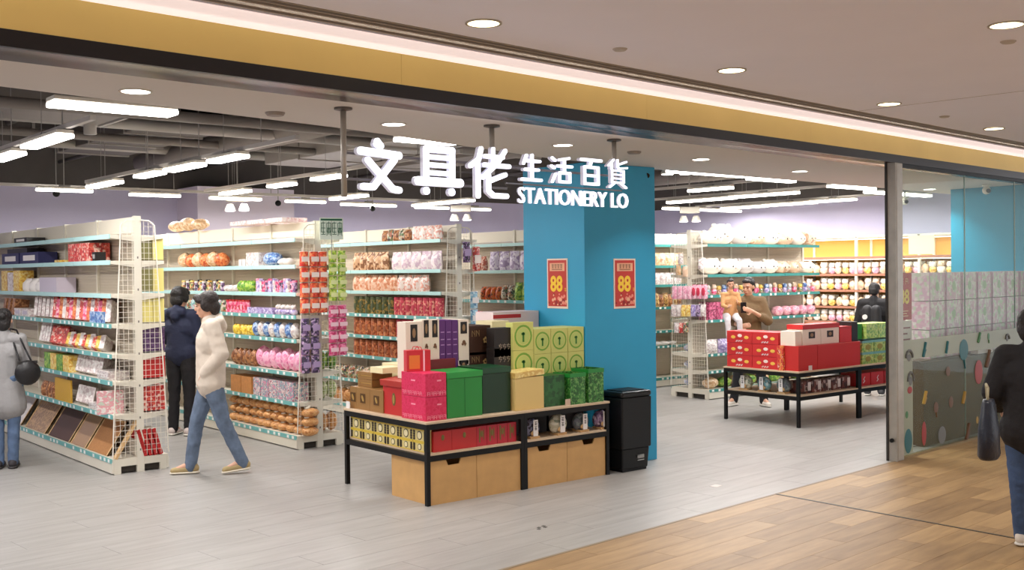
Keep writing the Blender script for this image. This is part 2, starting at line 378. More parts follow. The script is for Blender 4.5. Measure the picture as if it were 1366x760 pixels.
for q, k, nm in ((((920, 226), (1004, 240)), 'T', 'wide one right of the blue pillar'), (((1005, 238), (1052, 243)), 'T', 'short one beside the wide one'),
    (((916, 255), (980, 251)), 'U', 'short one beside the blue pillar'), (((897, 271), (975, 264)), 'U', 'far half of the long pair'), (((978, 264), (1061, 257)), 'U', 'near half of the long pair'),
    (((880, 279), (922, 279)), 'T', 'low thin one by the blue pillar'), (((935, 279), (973, 283)), 'T', 'low thin one over the plush shelves'), (((966, 279), (1019, 275)), 'U', 'far one above the plush shelves'),
    (((1028, 275), (1080, 270)), 'U', 'far half of the right pair'), (((1083, 270), (1140, 266)), 'U', 'near half of the right pair'), (((1115, 248), (1157, 253)), 'T', 'left of the steel post'), (((1160, 256), (1235, 262)), 'T', 'behind the steel post')):
    linear(*q, 'linear light in the right part of the shop, '+nm, kind=k, width=.11)
for k in range(4):  # unseen extra row, added to brighten the leftmost gondola
    t = thing('linear_light', ORDK[k]+' added linear light of an unseen row left of the frame edge', 'ceiling light', (.85, 7.6+k*1.9, 2.9), pi/2, 'added linear lights left of view')
    MB().box(-.5, .5, -.065, .065, .02, .05).build('housing', WHITE, t); MB().box(-.5, .5, -.068, .068, -.012, .02).build('diffuser', LIGHTM, t); MB().tube((0, 0, .05), (0, 0, CZ-2.9), .005, n=5).build('rod', GREYM, t)
    area('tube', (0, 0, -.02), .95, .12, STORE_W, (1, .97, .95), t)
# tracks
def bar(name, label, cat, a, b, r, m, n=8, group=None):
    return tag(MB().tube(a, b, r, n=n).build(name, m, smooth=n > 6), label, cat, group)
TRK = mat('track white', (190, 184, 178), .5)
def track(a, b, label):
    a, b = Vector(a), Vector(b); d = b-a; t = thing('lighting_track', label, 'track', a)
    ang = atan2(d.y, d.x); L = d.length
    o = MB().box(0, L, -.02, .02, -.018, .018).build('rail', TRK, t, rz=ang)
    k = int(L/1.6)+1
    for i in range(k): q = d*((i+.5)/k); MB().tube((q.x, q.y, .018), (q.x, q.y, CZ-a.z), .005, n=5).build('rod', GREYM, t)
track((2.62, 7.9, 2.975), (2.62, 13.5, 2.975), 'white lighting track over the first row, at top left')
track((4.35, 8.1, 2.975), (4.35, 13.4, 2.975), 'white lighting track over the second row above the left aisle')
track((6.12, 8.2, 2.975), (6.12, 14.0, 2.975), 'white lighting track over the third row left of the sign')
track((2.2, 14.25, 2.975), (10.8, 14.25, 2.975), 'white lighting track along the back wall')
track((11.3, 8.2, 2.975), (11.3, 12.5, 2.975), 'white lighting track beside the blue pillar')
track((12.95, 8.2, 2.975), (12.95, 12.4, 2.975), 'white lighting track over the plush shelves')
track((15.15, 8.4, 2.975), (15.15, 13.2, 2.975), 'white lighting track along the right wall')

# ================================================================== OPEN CEILING SERVICES
PIPE = mat('grey duct', (122, 114, 108), .6, var=.06, vscale=3); PIPED = mat('dark duct', (84, 78, 74), .7); PIPEL = mat('pale duct', (150, 144, 138), .5)
bar('round_duct', 'long round grey air duct running to the back, left of the sign', 'duct', (5.72, 15.2, 3.42), (5.72, 8.0, 3.42), .14, PIPE, 20)
bar('round_duct', 'round grey air duct over the right part of the shop', 'duct', (13.9, 15.2, 3.42), (13.9, 8.6, 3.42), .13, PIPE, 20)
for i, (t, z, r) in enumerate(((8.6, 3.35, .035), (9.7, 3.3, .05), (11.0, 3.38, .06), (12.4, 3.4, .045), (14.0, 3.5, .07))):
    bar('pipe', 'grey service pipe crossing the dark ceiling, '+['nearest', 'second', 'third', 'fourth', 'farthest'][i]+' from the front', 'pipe', (-2.8, t, z), (9.5, t, z), r, PIPE if i % 2 else PIPEL, 12)
for i, s in enumerate((3.35, 5.1, 7.2, 10.2, 12.1)):
    bar('pipe', 'dark service pipe running to the back wall, '+['leftmost', 'second from left', 'behind the sign', 'right of the blue pillar', 'rightmost'][i], 'pipe', (s, 7.8, 3.55), (s, 16.9, 3.55), .03, PIPED, 8)
for i, (s0, s1, t0, t1, z0, z1, m) in enumerate(((.2, 2.0, 8.4, 9.1, 3.25, 3.6, PIPED), (1.2, 3.6, 10.0, 10.7, 3.3, 3.65, PIPE), (6.9, 7.9, 9.2, 13.8, 3.35, 3.6, PIPEL), (4.4, 5.3, 11.0, 14.8, 3.45, 3.7, PIPED), (8.9, 9.6, 8.8, 14.0, 3.4, 3.65, PIPE), (.0, 3.6, 12.9, 13.6, 3.35, 3.6, PIPED))):
    d = thing('air_duct', 'rectangular sheet metal duct in the dark ceiling, '+['at the top left corner', 'over the leftmost shelves', 'behind the big sign characters', 'over the second aisle', 'above the blue pillar', 'far left near the back wall'][i], 'duct', (s0, t0, z0))
    MB().box(0, s1-s0, 0, t1-t0, 0, z1-z0).build('casing', m, d, bevel=.01)
    lng = t1-t0 > s1-s0; k = int(max(t1-t0, s1-s0)/1.2)
    for j in range(k+1):
        q = j*1.2
        if lng: MB().box(-.015, s1-s0+.015, q, q+.03, -.015, z1-z0+.015).build('flange', PIPEL, d)
        else: MB().box(q, q+.03, -.015, t1-t0+.015, -.015, z1-z0+.015).build('flange', PIPEL, d)
for i, t in enumerate((10.4, 12.0, 14.6, 16.0)):
    struct(MB().box(-3, RS, t, t+.3, 3.68, CZ).build('ceiling_beam', DARKC), 'dark concrete beam of the exposed ceiling')
bar('drain_pipe', 'vertical grey pipe dropping from the dark ceiling at left', 'pipe', (3.55, 10.8, CZ), (3.55, 10.8, 3.22), .06, PIPEL, 12)
t = thing('cable_tray', 'perforated metal cable tray near the front of the dark ceiling', 'cable tray', (.6, 8.0, 3.22))
MB().box(0, 3.0, 0, .02, 0, .06).box(0, 3.0, .28, .3, 0, .06).build('side_rail', PIPEL, t)
for k in range(16): MB().box(k*.195, k*.195+.03, .02, .28, .005, .015).build('rung', PIPEL, t)
def camera_dome(p, label, m=WHITE, rz=0):
    t = thing('security_camera', label, 'camera', p, rz)
    MB().lathe([(.05, 0), (.05, -.02), (.028, -.03)], 14).build('mount', m, t)
    MB().ell((0, 0, -.07), (.05, .05, .05), 14, 8).build('housing', m, t, True)
    MB().tube((0, -.035, -.075), (0, -.06, -.08), .026, n=12).build('lens', mat('lens black', (10, 10, 12), .15), t); return t
camera_dome(Vector((7.7, 7.34, 2.83)), 'white security camera at top of the blue pillar', rz=-.6)
p = at(1207, 262, 2.834); tc_ = camera_dome(p, 'white security camera on the ceiling right of the steel post', rz=-.6); MB().tube((0, 0, 0), (0, 0, CZ-2.834), .012, n=8).build('drop_pole', GREYM, tc_)
p = at(1345, 270, 2.834); camera_dome(Vector((12.9, 6.6, 2.834)), 'white security camera above the blue partition', rz=-.6)
def twin(px, py, dpt, label, z):
    p = at(px, py, z); t = thing('emergency_light', label, 'emergency light', p, -.75); t.scale = (1.35, 1.35, 1.35)
    MB().box(-.12, .12, -.03, .03, .06, .14).build('battery_box', WHITE, t, bevel=.01)
    for s in (-1, 1):
        h = MB().lathe([(.03, .03), (.055, -.03), (.058, -.04)], 14, c=(s*.075, -.02, 0)).build('lamp_head', WHITE, t, True)
        MB().lathe([(.05, -.042), (.048, -.044)], 14, c=(s*.075, -.02, 0)).build('lamp_lens', LIGHTM, h)
    MB().tube((0, 0, .14), (0, 0, ((ctop(p.y) if p.y > 7.6 else 2.835)-z)/1.35), .008, n=6).build('rod', GREYM, t)
twin(317, 276, 0, 'white twin head emergency light in front of the pale pillar', 2.8)
twin(615, 289, 0, 'white twin head emergency light above the wire panel of the third gondola', 2.72)
twin(902, 226, 0, 'white twin head emergency light just right of the blue pillar top', 2.98)
twin(920, 291, 0, 'white twin head emergency light above the pale shelves right of pillar', 2.68)
for i, (x, y, tt) in enumerate(((75, 258, 14.5), (371, 271, 14.9), (497, 278, 14.6))):
    p = ont(x, y, tt); q = thing('security_camera', 'tiny black ceiling camera near the back wall, '+['left', 'middle', 'right'][i], 'camera', p)
    MB().ell((0, 0, 0), (.045, .045, .045), 12, 8).build('housing', BLACKM, q, True); MB().tube((0, 0, .04), (0, 0, CZ-p.z), .006, n=5).build('rod', GREYM, q)

# ================================================================== BLUE PILLAR, PARTITION, POST, GLASS
BLUE = mat('bright blue paint', (40, 156, 198), .5, var=.02, vscale=4)
col = MB().box(6.83, 7.77, 7.29, 8.16, 0, 2.834).build('pillar', BLUE, bevel=.004)
tag(col, 'square bright blue pillar with two red sale posters behind the display table', 'pillar')
part = MB().box(13.3, 13.42, 6.12, 7.28, 0, 2.834).build('blue_partition', mat('partition blue', (30, 138, 170), .45)); tag(part, 'bright blue partition wall behind the shop window at right', 'partition')
# posters
RED = mat('poster red', (196, 52, 40), .45); PEACH = mat('poster peach', (236, 176, 140), .5); YEL = mat('poster yellow', (250, 204, 50), .4); PPAP = mat('poster paper', (238, 214, 196), .5)
def poster(p, rz, label, w=.29, h=.47):
    t = thing('poster', label, 'poster', p, rz)
    MB().box(-w/2, w/2, -.004, 0, -h/2, h/2).build('backing', PPAP, t)
    MB().box(-w/2+.015, w/2-.015, -.0052, -.004, -h/2+.02, h/2-.015).build('print', RED, t)
    b = MB().box(-w*.36, w*.36, -.0066, -.0052, h*.25, h*.41).build('banner', PEACH, t)
    mb = MB()
    for k in range(4): strokes(mb, [[(0, .9), (1, .9)], [(.5, 1), (.5, 0)], [(.05, .5), (.95, .5)], [(.1, .05), (.9, .05)]], .032, .035, .005, .001, -.075+k*.04, h*.31)
    o = mb.build('banner_lettering', mat('poster brown', (120, 70, 40), .5), b); o.location = (0, -.0075, 0)
    mb = MB(); strokes(mb, [[(0, .5), (1, .5)]], .14, .01, .006, .001, -.07, h*.27); o = mb.build('banner_line', MATS['poster brown'], b); o.location = (0, -.0075, 0)
    me = text_mesh('88', .2, .002, YEL, .006, 'numerals'); o = inst('numerals', me, t, (-.01, -.0068, -.01)); o.rotation_euler = (pi/2, 0, 0); o.scale = (.86, 1, 1)
    mb = MB(); strokes(mb, [[(0, 1), (1, 1)], [(.5, 1), (.5, 0)], [(0, .4), (1, .4)]], .02, .03, .004, .001, w*.36, -.075); o = mb.build('price_unit', YEL, t); o.location = (0, -.0066, 0)
    rnd = random.Random(3); mb = MB()
    for k in range(26):
        x, z = rnd.uniform(-w*.42, w*.42), -h*.43+abs(rnd.gauss(0, .05)); r = rnd.uniform(.008, .02)
        mb.tube((x, -.006-k*.00002, z), (x, -.0052, z), r, n=9, mi=k % 3)
    mb.build('flower_print', [PEACH, mat('poster pink', (232, 140, 120), .5), mat('poster deep red', (150, 30, 30), .5)], t)['kind'] = 'stuff'
    return t
p = ons(744, 378, 6.83); poster(Vector((6.829, p.y, p.z)), -pi/2, 'red sale poster reading 88 on the sunlit left face of the blue pillar'.replace('sunlit ', 'brighter '))
p = ont(833, 378, 7.29); poster(Vector((p.x, 7.289, p.z)), 0, 'red sale poster reading 88 on the darker front face of the blue pillar')
# steel post
p = at(1186, 614); POSTL = p.copy()
post = thing('steel_post', 'brushed steel post between open entrance and glass front', 'post', (FS, fl(FS)+.02, 0), FA)
MB().box(.012, .03, -.05, .05, 0, 2.83).build('side_cover', CHROME, post); MB().box(.0, .012, .03, .052, 0, 2.83).build('edge_strip', mat('dark steel', (64, 60, 56), .4, .5), post)
MB().box(.03, .15, -.055, .055, 0, 2.83).build('tube', CHROME, post, bevel=.006)
MB().box(.15, .158, -.045, .045, 0, 2.83).build('glass_seal', BLACKM, post)
MB().tube((-.02, -.01, .2), (0, -.01, .2), .02, n=10).build('door_stop', BLACKM, post)
# glass
def glass_mat(name, tint, refl):
    m = bpy.data.materials.new(name); m.use_nodes = True; nt = m.node_tree; nt.nodes.clear()
    o = nt.nodes.new('ShaderNodeOutputMaterial'); tr = nt.nodes.new('ShaderNodeBsdfTransparent'); tr.inputs[0].default_value = lin(tint)
    gl = nt.nodes.new('ShaderNodeBsdfGlossy'); gl.inputs['Roughness'].default_value = .02; fr = nt.nodes.new('ShaderNodeLayerWeight'); fr.inputs['Blend'].default_value = .5; pw = nt.nodes.new('ShaderNodeMath'); pw.operation = 'POWER'; pw.inputs[1].default_value = 3; nt.links.new(fr.outputs['Facing'], pw.inputs[0])
    ma = nt.nodes.new('ShaderNodeMath'); ma.operation = 'MULTIPLY_ADD'; ma.inputs[1].default_value = refl; ma.inputs[2].default_value = .02; nt.links.new(pw.outputs[0], ma.inputs[0])
    mx = nt.nodes.new('ShaderNodeMixShader'); nt.links.new(ma.outputs[0], mx.inputs[0]); nt.links.new(tr.outputs[0], mx.inputs[1]); nt.links.new(gl.outputs[0], mx.inputs[2]); nt.links.new(mx.outputs[0], o.inputs[0]); return m
GLASS = glass_mat('shop glass', (244, 250, 246), .08)
win = bpy.data.objects.new('window_1', None); C.objects.link(win); win.location = (FS, fl(FS), 0); win.rotation_euler = (0, 0, FA); struct(win, 'frameless glass shop front right of the steel post')
px = [.16, 1.62, 2.95, 4.35, 5.8]
for a, b in zip(px, px[1:]):
    MB().box(a+.003, b-.003, .0, .010, .02, 2.80).build('pane', GLASS, win)
    MB().box(b-.003, b+.003, -.001, .011, .02, 2.80).build('joint', mat('glass edge', (150, 166, 156), .3), win)
MB().box(.158, 5.8, -.015, .025, 2.795, 2.83).build('head_channel', BLACKM, win)
MB().box(.158, 5.8, -.015, .025, 0, .022).build('sill_channel', mat('sill bronze', (150, 130, 92), .4, .5), win)
# frosted film with drawings
def film_mat(op=.05):
    m = bpy.data.materials.new('frosted film'); m.use_nodes = True; nt = m.node_tree; nt.nodes.clear()
    o = nt.nodes.new('ShaderNodeOutputMaterial'); tr = nt.nodes.new('ShaderNodeBsdfTransparent'); di = nt.nodes.new('ShaderNodeBsdfPrincipled')
    di.inputs['Base Color'].default_value = lin((178, 186, 166)); di.inputs['Roughness'].default_value = .4
    mx = nt.nodes.new('ShaderNodeMixShader'); mx.inputs[0].default_value = op
    nt.links.new(tr.outputs[0], mx.inputs[1]); nt.links.new(di.outputs[0], mx.inputs[2]); nt.links.new(mx.outputs[0], o.inputs[0]); return m
film = MB().box(.40, 5.8, -.004, -.001, .03, .945).build('frosted_film', film_mat(), win)
FB2 = film_mat(.72)
MB().box(.16, 5.8, -.004, -.001, .9455, 1.135).build('frosted_border', FB2, win); MB().box(.16, .3995, -.004, -.001, .03, .9445).build('frosted_border', FB2, win)
dec = [('decal_teal', (28, 104, 112)), ('decal_red', (166, 50, 48)), ('decal_brown', (104, 66, 34)), ('decal_grey', (110, 112, 112)), ('decal_green', (70, 128, 80)), ('decal_ochre', (176, 136, 48))]
dm = [mat(a, c, .5) for a, c in dec]
def decal(x, y, w, h, mi, kind=0):
    p = onf(x, y); u = (p.x-FS)*cos(FA)+(p.y-FT)*sin(FA); mb = MB(); z = p.z
    if kind == 0: mb.ell((u, -.006, z), (w, .002, h), 14, 8)
    elif kind == 1: mb.ell((u, -.006, z+h*.2), (w, .002, h*.8), 14, 8).tube((u, -.006, z-h*.5), (u+w*.3, -.006, z-h*1.2), .008, n=6)
    elif kind == 2:
        for k in range(8): a = pi*k/7; b = pi*(k+1)/7; mb.tube((u+cos(a)*w, -.006, z+sin(a)*h), (u+cos(b)*w*1.0, -.006, z+sin(b)*h), .014, n=6) if k < 7 else None
        mb.ell((u, -.006, z), (w*.6, .002, h*.5), 10, 6)
    else: mb.tube((u-w, -.006, z-h), (u+w, -.006, z+h), .016, n=6).tube((u-w*.3, -.006, z-h), (u+w, -.006, z), .01, n=6)
    mb.build('drawing', dm[mi], film)
for a in ((1212, 477, .07, .07, 3, 2), (1214, 508, .06, .085, 3, 2), (1213, 520, .05, .035, 1, 0), (1209, 553, .03, .035, 4, 0), (1211, 588, .08, .12, 0, 0), (1232, 466, .03, .07, 0, 3),
          (1285, 470, .11, .14, 0, 1), (1305, 496, .10, .13, 1, 0), (1262, 463, .02, .06, 0, 3), (1264, 495, .05, .05, 2, 0), (1268, 536, .05, .06, 2, 0), (1248, 545, .05, .07, 2, 1),
          (1317, 478, .05, .09, 2, 3), (1232, 578, .05, .12, 1, 0), (1256, 580, .09, .09, 3, 0), (1233, 530, .03, .06, 5, 3), (1290, 575, .04, .08, 2, 3), (1343, 452, .05, .05, 3, 2), (1305, 450, .03, .05, 4, 3), (1318, 450, .03, .05, 4, 1), (1303, 560, .03, .04, 5, 0), (1285, 530, .03, .06, 5, 3), (1325, 530, .05, .06, 1, 0)):
    decal(*a)
# window display cabinet and pink packs
c0 = thing('window_cabinet', 'brown wooden window cabinet seen through the frosted film', 'cabinet', (FS, fl(FS), 0), FA)
WOODB = mat('walnut board', (88, 62, 28), .6, var=.15, vscale=6)
MB().box(.98, 4.6, .16, .2, .0, .86).build('front_board', WOODB, c0)
MB().box(.98, 4.6, .20, .56, .84, .875).build('top_board', WOODB, c0); MB().box(.98, 1.02, .20, .56, 0, .84).build('side_board', WOODB, c0)
PK = [prt('pink carton print', [(246, 214, 224), (240, 180, 204), (250, 236, 232), (232, 170, 196), (210, 222, 190)], 30), prt('pink carton print b', [(244, 206, 220), (250, 232, 230), (232, 176, 204), (216, 224, 196)], 26)]
pmesh = MB().box(-.19, .19, -.12, .12, 0, .296).mesh('carton', PK[0]); pm2 = MB().box(-.19, .19, -.12, .12, 0, .296).mesh('carton', PK[1])
emb = MB().ell((0, 0, 0), (.045, .002, .05), 14, 8).mesh('emblem', mat('carton green', (196, 206, 176), .5))
for r in range(3):
    for k in range(8):
        u = 1.53+k*.405
        x, y = FS+u*cos(FA)-.38*sin(FA), fl(FS)+u*sin(FA)+.38*cos(FA)
        if r == 1 and k in (2,): pass
        o = thing('pink_carton', 'pale pink printed carton in the %s row of the window stack' % ['lowest', 'middle', 'top'][r]+', '+['first', 'second', 'third', 'fourth', 'fifth', 'sixth', 'seventh', 'eighth'][k]+' from the left', 'carton', (x, y, .876+r*.303), FA, 'pink cartons in the window')
        inst('carton_body', pmesh if (r+k) % 2 else pm2, o); inst('emblem', emb, o, (.0, -.122, .15))
        MB().box(-.192, -.17, -.1225, -.12, .0, .296).box(.17, .192, -.1225, -.12, 0, .296).build('side_stripe', mat('carton magenta', (222, 170, 196), .45), o)
p = onf(1318, 434, .1); t = thing('sale_tray', 'small white open box with a pink slanted front on the window ledge', 'box', (p.x, p.y+.02, 1.14-.006), FA)
t.location.z = 1.0
MB().box(-.2, .2, .0, .08, 0, .02).box(-.2, .2, .0, .01, .02, .22).box(-.2, -.19, .01, .08, .02, .2).box(.19, .2, .01, .08, .02, .2).build('tray', mat('pale pink card', (240, 214, 216), .5), t)
MB().box(-.17, .17, -.003, .0, .10, .20).build('label_panel', mat('white card', (244, 240, 236), .5), t)
t.location = (p.x, p.y+.03, .876); 
# sign stand behind the glass
p = onf(1206, 410, .32)
t = thing('sale_stand', 'tall narrow red sale sign reading 88 just behind glass beside the steel post', 'sign', (p.x, p.y, 0), FA)
MB().tube((0, .02, 0), (0, .02, 1.75), .012, n=8).build('pole', GREYM, t); MB().box(-.12, .12, -.08, .12, 0, .012).build('foot', GREYM, t)
MB().box(-.16, .16, -.005, .008, 1.30, 1.78).build('sign_board', RED, t)
MB().box(-.16, .16, -.005, .008, .92, 1.29).build('info_board', mat('pink white card', (232, 208, 206), .5), t)
me = text_mesh('88', .2, .002, YEL, .006, 'numerals'); o = inst('numerals', me, t, (0, -.007, 1.53)); o.rotation_euler = (pi/2, 0, 0)
mb = MB(); strokes(mb, [[(0, 1), (1, 1)], [(.5, 1.1), (.5, -.1)], [(0, .5), (1, .5)], [(0, 0), (1, 0)]], .05, .05, .01, .002, -.08, 1.67)
strokes(mb, [[(0, 1), (1, 1)], [(0, 1), (0, 0)], [(1, 1), (1, 0)], [(0, .5), (1, .5)]], .05, .05, .01, .002, .02, 1.67); strokes(mb, [[(0, 1), (1, 1)], [(.2, .5), (.8, .5)], [(0, 0), (1, 0)]], .14, .05, .01, .002, -.07, 1.34)
o = mb.build('glyphs', PEACH, t); o.location = (0, -.007, 0)
mb = MB()
for k in range(5): mb.box(-.12, .12-(k % 2)*.06, -.0065, -.005, .97+k*.06, .985+k*.06)
mb.build('text_lines', mat('text rose', (150, 70, 76), .5), t)

# ================================================================== THE SHOP SIGN
SIGN = mat('lit letter face', (240, 243, 255), .4, emit=SIGN_E)
SIDE = mat('letter side', (206, 204, 218), .4, emit=.25)
so = .48; sx0 = 3.30
sign = thing('shop_sign', 'hanging white illuminated letters reading the shop name in Chinese and English', 'sign', (sx0, fl(sx0, so), 0), FA)
def u_of(x, y=230): p = onf(x, y, so); return (p.x-sx0)/cos(FA)
def z_of(x, y): return onf(x, y, so).z
G = {
 'wen': [(1, [(.44, 1.02), (.5, .95)]), (1.0, [(.42, .97), (.52, .93)]), (1.15, [(.05, .80), (.95, .76)]), (1.0, [(.22, .62), (.80, .06), (.95, .04)]), (1.0, [(.84, .66), (.34, .08), (.1, .08)])],
 'ju': [(1.15, [(.2, .97), (.8, .97)]), (1.1, [(.2, .97), (.2, .24)]), (1.1, [(.8, .97), (.8, .24)]), (.8, [(.2, .80), (.8, .80)]), (.8, [(.2, .63), (.8, .63)]), (.8, [(.2, .46), (.8, .46)]), (1.5, [(.02, .27), (.98, .27)]), (1.25, [(.2, .06), (.2, .07)]), (1.25, [(.78, .06), (.78, .07)])],
 'lao': [(1, [(.32, 1.0), (.26, .78), (.06, .64)]), (1.05, [(.24, .7), (.24, .03)]), (.8, [(.42, .86), (.86, .86)]), (.8, [(.62, 1.02), (.62, .68)]), (.85, [(.4, .68), (1.02, .68)]), (.9, [(.92, 1.0), (.72, .72), (.36, .42)]), (.9, [(.92, .5), (.56, .36)]), (1, [(.5, .46), (.5, .14), (.62, .05), (.95, .05)]), ],
 'sheng': [(.9, [(.26, 1.0), (.12, .68)]), (.9, [(.22, .8), (.92, .8)]), (.9, [(.2, .45), (.85, .45)]), (.95, [(.04, .05), (.98, .05)]), (1, [(.54, 1.02), (.54, .05)])],
 'huo': [(.9, [(.06, .95), (.2, .86)]), (.9, [(.02, .64), (.16, .57)]), (.9, [(.22, .34), (.06, .04)]), (.9, [(.88, .98), (.4, .89)]), (.9, [(.32, .66), (1.02, .66)]), (.9, [(.66, .92), (.66, .42)]), (.9, [(.42, .4), (.92, .4), (.92, .06), (.42, .06), (.42, .4)])],
 'bai': [(.95, [(.02, .95), (.98, .95)]), (.9, [(.52, .95), (.44, .7)]), (.9, [(.18, .68), (.84, .68), (.84, .06), (.18, .06), (.18, .68)]), (.8, [(.18, .37), (.84, .37)])],
 'huo2': [(.8, [(.3, 1.0), (.04, .78)]), (.8, [(.2, .9), (.2, .68)]), (.8, [(.95, .96), (.5, .82)]), (.8, [(.5, 1.0), (.5, .76), (.6, .7), (.98, .74)]), (.7, [(.22, .62), (.82, .62), (.82, .2), (.22, .2), (.22, .62)]), (.6, [(.22, .48), (.82, .48)]), (.6, [(.22, .34), (.82, .34)]), (.8, [(.36, .18), (.1, .02)]), (.8, [(.66, .18), (.94, .02)])]}
for ch, a, b, yb, yt, th in (('wen', 470, 534, 258, 188, .041), ('ju', 549, 613, 262, 196, .037), ('lao', 617, 676, 266, 198, .035), ('sheng', 689, 719, 243, 207, .023), ('huo', 729, 759, 246, 209, .021), ('bai', 769, 799, 249, 211, .022), ('huo2', 805, 833, 252, 213, .018)):
    u0, u1 = u_of(a), u_of(b); xm = (a+b)/2; z0, z1 = z_of(xm, yb), z_of(xm, yt)
    mb = MB(); strokes(mb, G[ch], u1-u0-th, z1-z0-th*.6, th, .012, u0+th/2, z0+th*.3)
    o = mb.build('character', SIGN, sign); o.location = (0, -.035, 0)
    mb = MB(); strokes(mb, G[ch], u1-u0-th, z1-z0-th*.6, th*1.02, .028, u0+th/2, z0+th*.3)
    s = mb.build('return', SIDE, o); s.location = (0, .021, 0)
me = text_mesh('STATIONERY LO', .155, .012, SIGN, .0)
us = [v.co.x for v in me.vertices]; wd = max(us)-min(us); hs = [v.co.y for v in me.vertices]; hh = max(hs)-min(hs)
u0, u1 = u_of(687, 262), u_of(833, 270); z0, z1 = z_of(760, 274.5), z_of(760, 254)
sc = ((u1-u0)/wd, (z1-z0)/hh, 1); ctr = ((u0+u1)/2-(max(us)+min(us))/2*sc[0], -.035, (z0+z1)/2-(max(hs)+min(hs))/2*sc[1])
def islands(me):
    par = list(range(len(me.vertices)))
    def fd(i):
        while par[i] != i: par[i] = par[par[i]]; i = par[i]
        return i
    for e in me.edges: par[fd(e.vertices[0])] = fd(e.vertices[1])
    gr = {}
    for p_ in me.polygons: gr.setdefault(fd(p_.vertices[0]), []).append([me.vertices[i].co.copy() for i in p_.vertices])
    return sorted(gr.values(), key=lambda ps: min(v.x for q_ in ps for v in q_))
for ps in islands(me):
    for nm_, m_, dy, kd in (('letter', SIGN, 0, 1), ('letter_return', SIDE, .0125, 1)):
        mb = MB()
        for q_ in ps: mb.add([(ctr[0]+v.x*sc[0], -v.z+dy, ctr[2]+v.y*sc[1]) for v in q_], [tuple(range(len(q_)))])
        o = mb.build(nm_, m_, sign if nm_ == 'letter' else lo_); o.location = (0, ctr[1], 0) if nm_ == 'letter' else (0, 0, 0); lo_ = o
for x, yb in ((462, 262), (660, 200), (823, 215)):
    u = u_of(x, 170)
    MB().tube((u, .03, z_of(x, yb) if x == 462 else 2.5), (u, .03, 2.835), .018, n=12).build('hanging_rod', CHROME, sign, True)
    MB().lathe([(.055, 0), (.055, -.012), (.02, -.02)], 16, c=(u, .03, 2.835)).build('rod_plate', mat('rod plate', (96, 90, 86), .4, .6), sign)
zz = (2.40, 2.60)
MB().box(u_of(462), u_of(680), .025, .04, 2.405, 2.42).box(u_of(462), u_of(680), .025, .04, 2.56, 2.575).box(u_of(680), u_of(833), .025, .04, 2.55, 2.565).box(u_of(680), u_of(833), .025, .04, 2.445, 2.455).build('carrier_rail', mat('carrier grey', (120, 116, 118), .4, .5), sign)

# ================================================================== GONDOLA SHELVING
def slat_mat():
    m = mat('beige slotted back', (198, 186, 168), .6); nt = m.node_tree; b = nt.nodes['Principled BSDF']
    tc = nt.nodes.new('ShaderNodeTexCoord'); wv = nt.nodes.new('ShaderNodeTexWave'); wv.bands_direction = 'Z'; wv.inputs['Scale'].default_value = 11
    nt.links.new(tc.outputs['Object'], wv.inputs['Vector']); bp = nt.nodes.new('ShaderNodeBump'); bp.inputs['Strength'].default_value = .35; bp.inputs['Distance'].default_value = .006
    nt.links.new(wv.outputs['Fac'], bp.inputs['Height']); nt.links.new(bp.outputs['Normal'], b.inputs['Normal']); return m
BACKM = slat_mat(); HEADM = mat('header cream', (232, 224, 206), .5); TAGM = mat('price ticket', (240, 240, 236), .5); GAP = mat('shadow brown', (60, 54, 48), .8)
def wire_panel(hd, H, side, parent, zlo=.16, top_in=.12):
    """sloping end guard: frame rod, upper frame and a fine grid; side=-1 left half, +1 right half"""
    mb = MB(); e = -.012
    def xf(z): return hd-.005-(z-zlo)/(H-zlo)*top_in*.9
    mb.tube((side*xf(zlo), e, zlo), (side*xf(H-.06), e, H-.06), .006, n=6)
    mb.tube((side*xf(H-.06), e, H-.06), (side*(xf(H)-.05), e, H-.015), .006, n=6); mb.tube((side*(xf(H)-.05), e, H-.015), (side*.03, e, H-.01), .006, n=6)
    z = zlo+.04
    while z < H-.05:
        mb.box(*sorted((side*.03, side*xf(z))), e-.0015, e+.0015, z, z+.003); z += .05
    x = .055
    while x < hd-.01:
        ztop = min(H-.02, zlo+(hd-.005-x)/(top_in*.9)*(H-zlo)) if x > hd-.005-top_in*.9 else H-.02
        mb.box(*sorted((side*x, side*(x+.003))), e-.0015, e+.0015, zlo, ztop); x += .045
    mb.build('wire_guard', WIRE, parent)['kind'] = 'stuff'
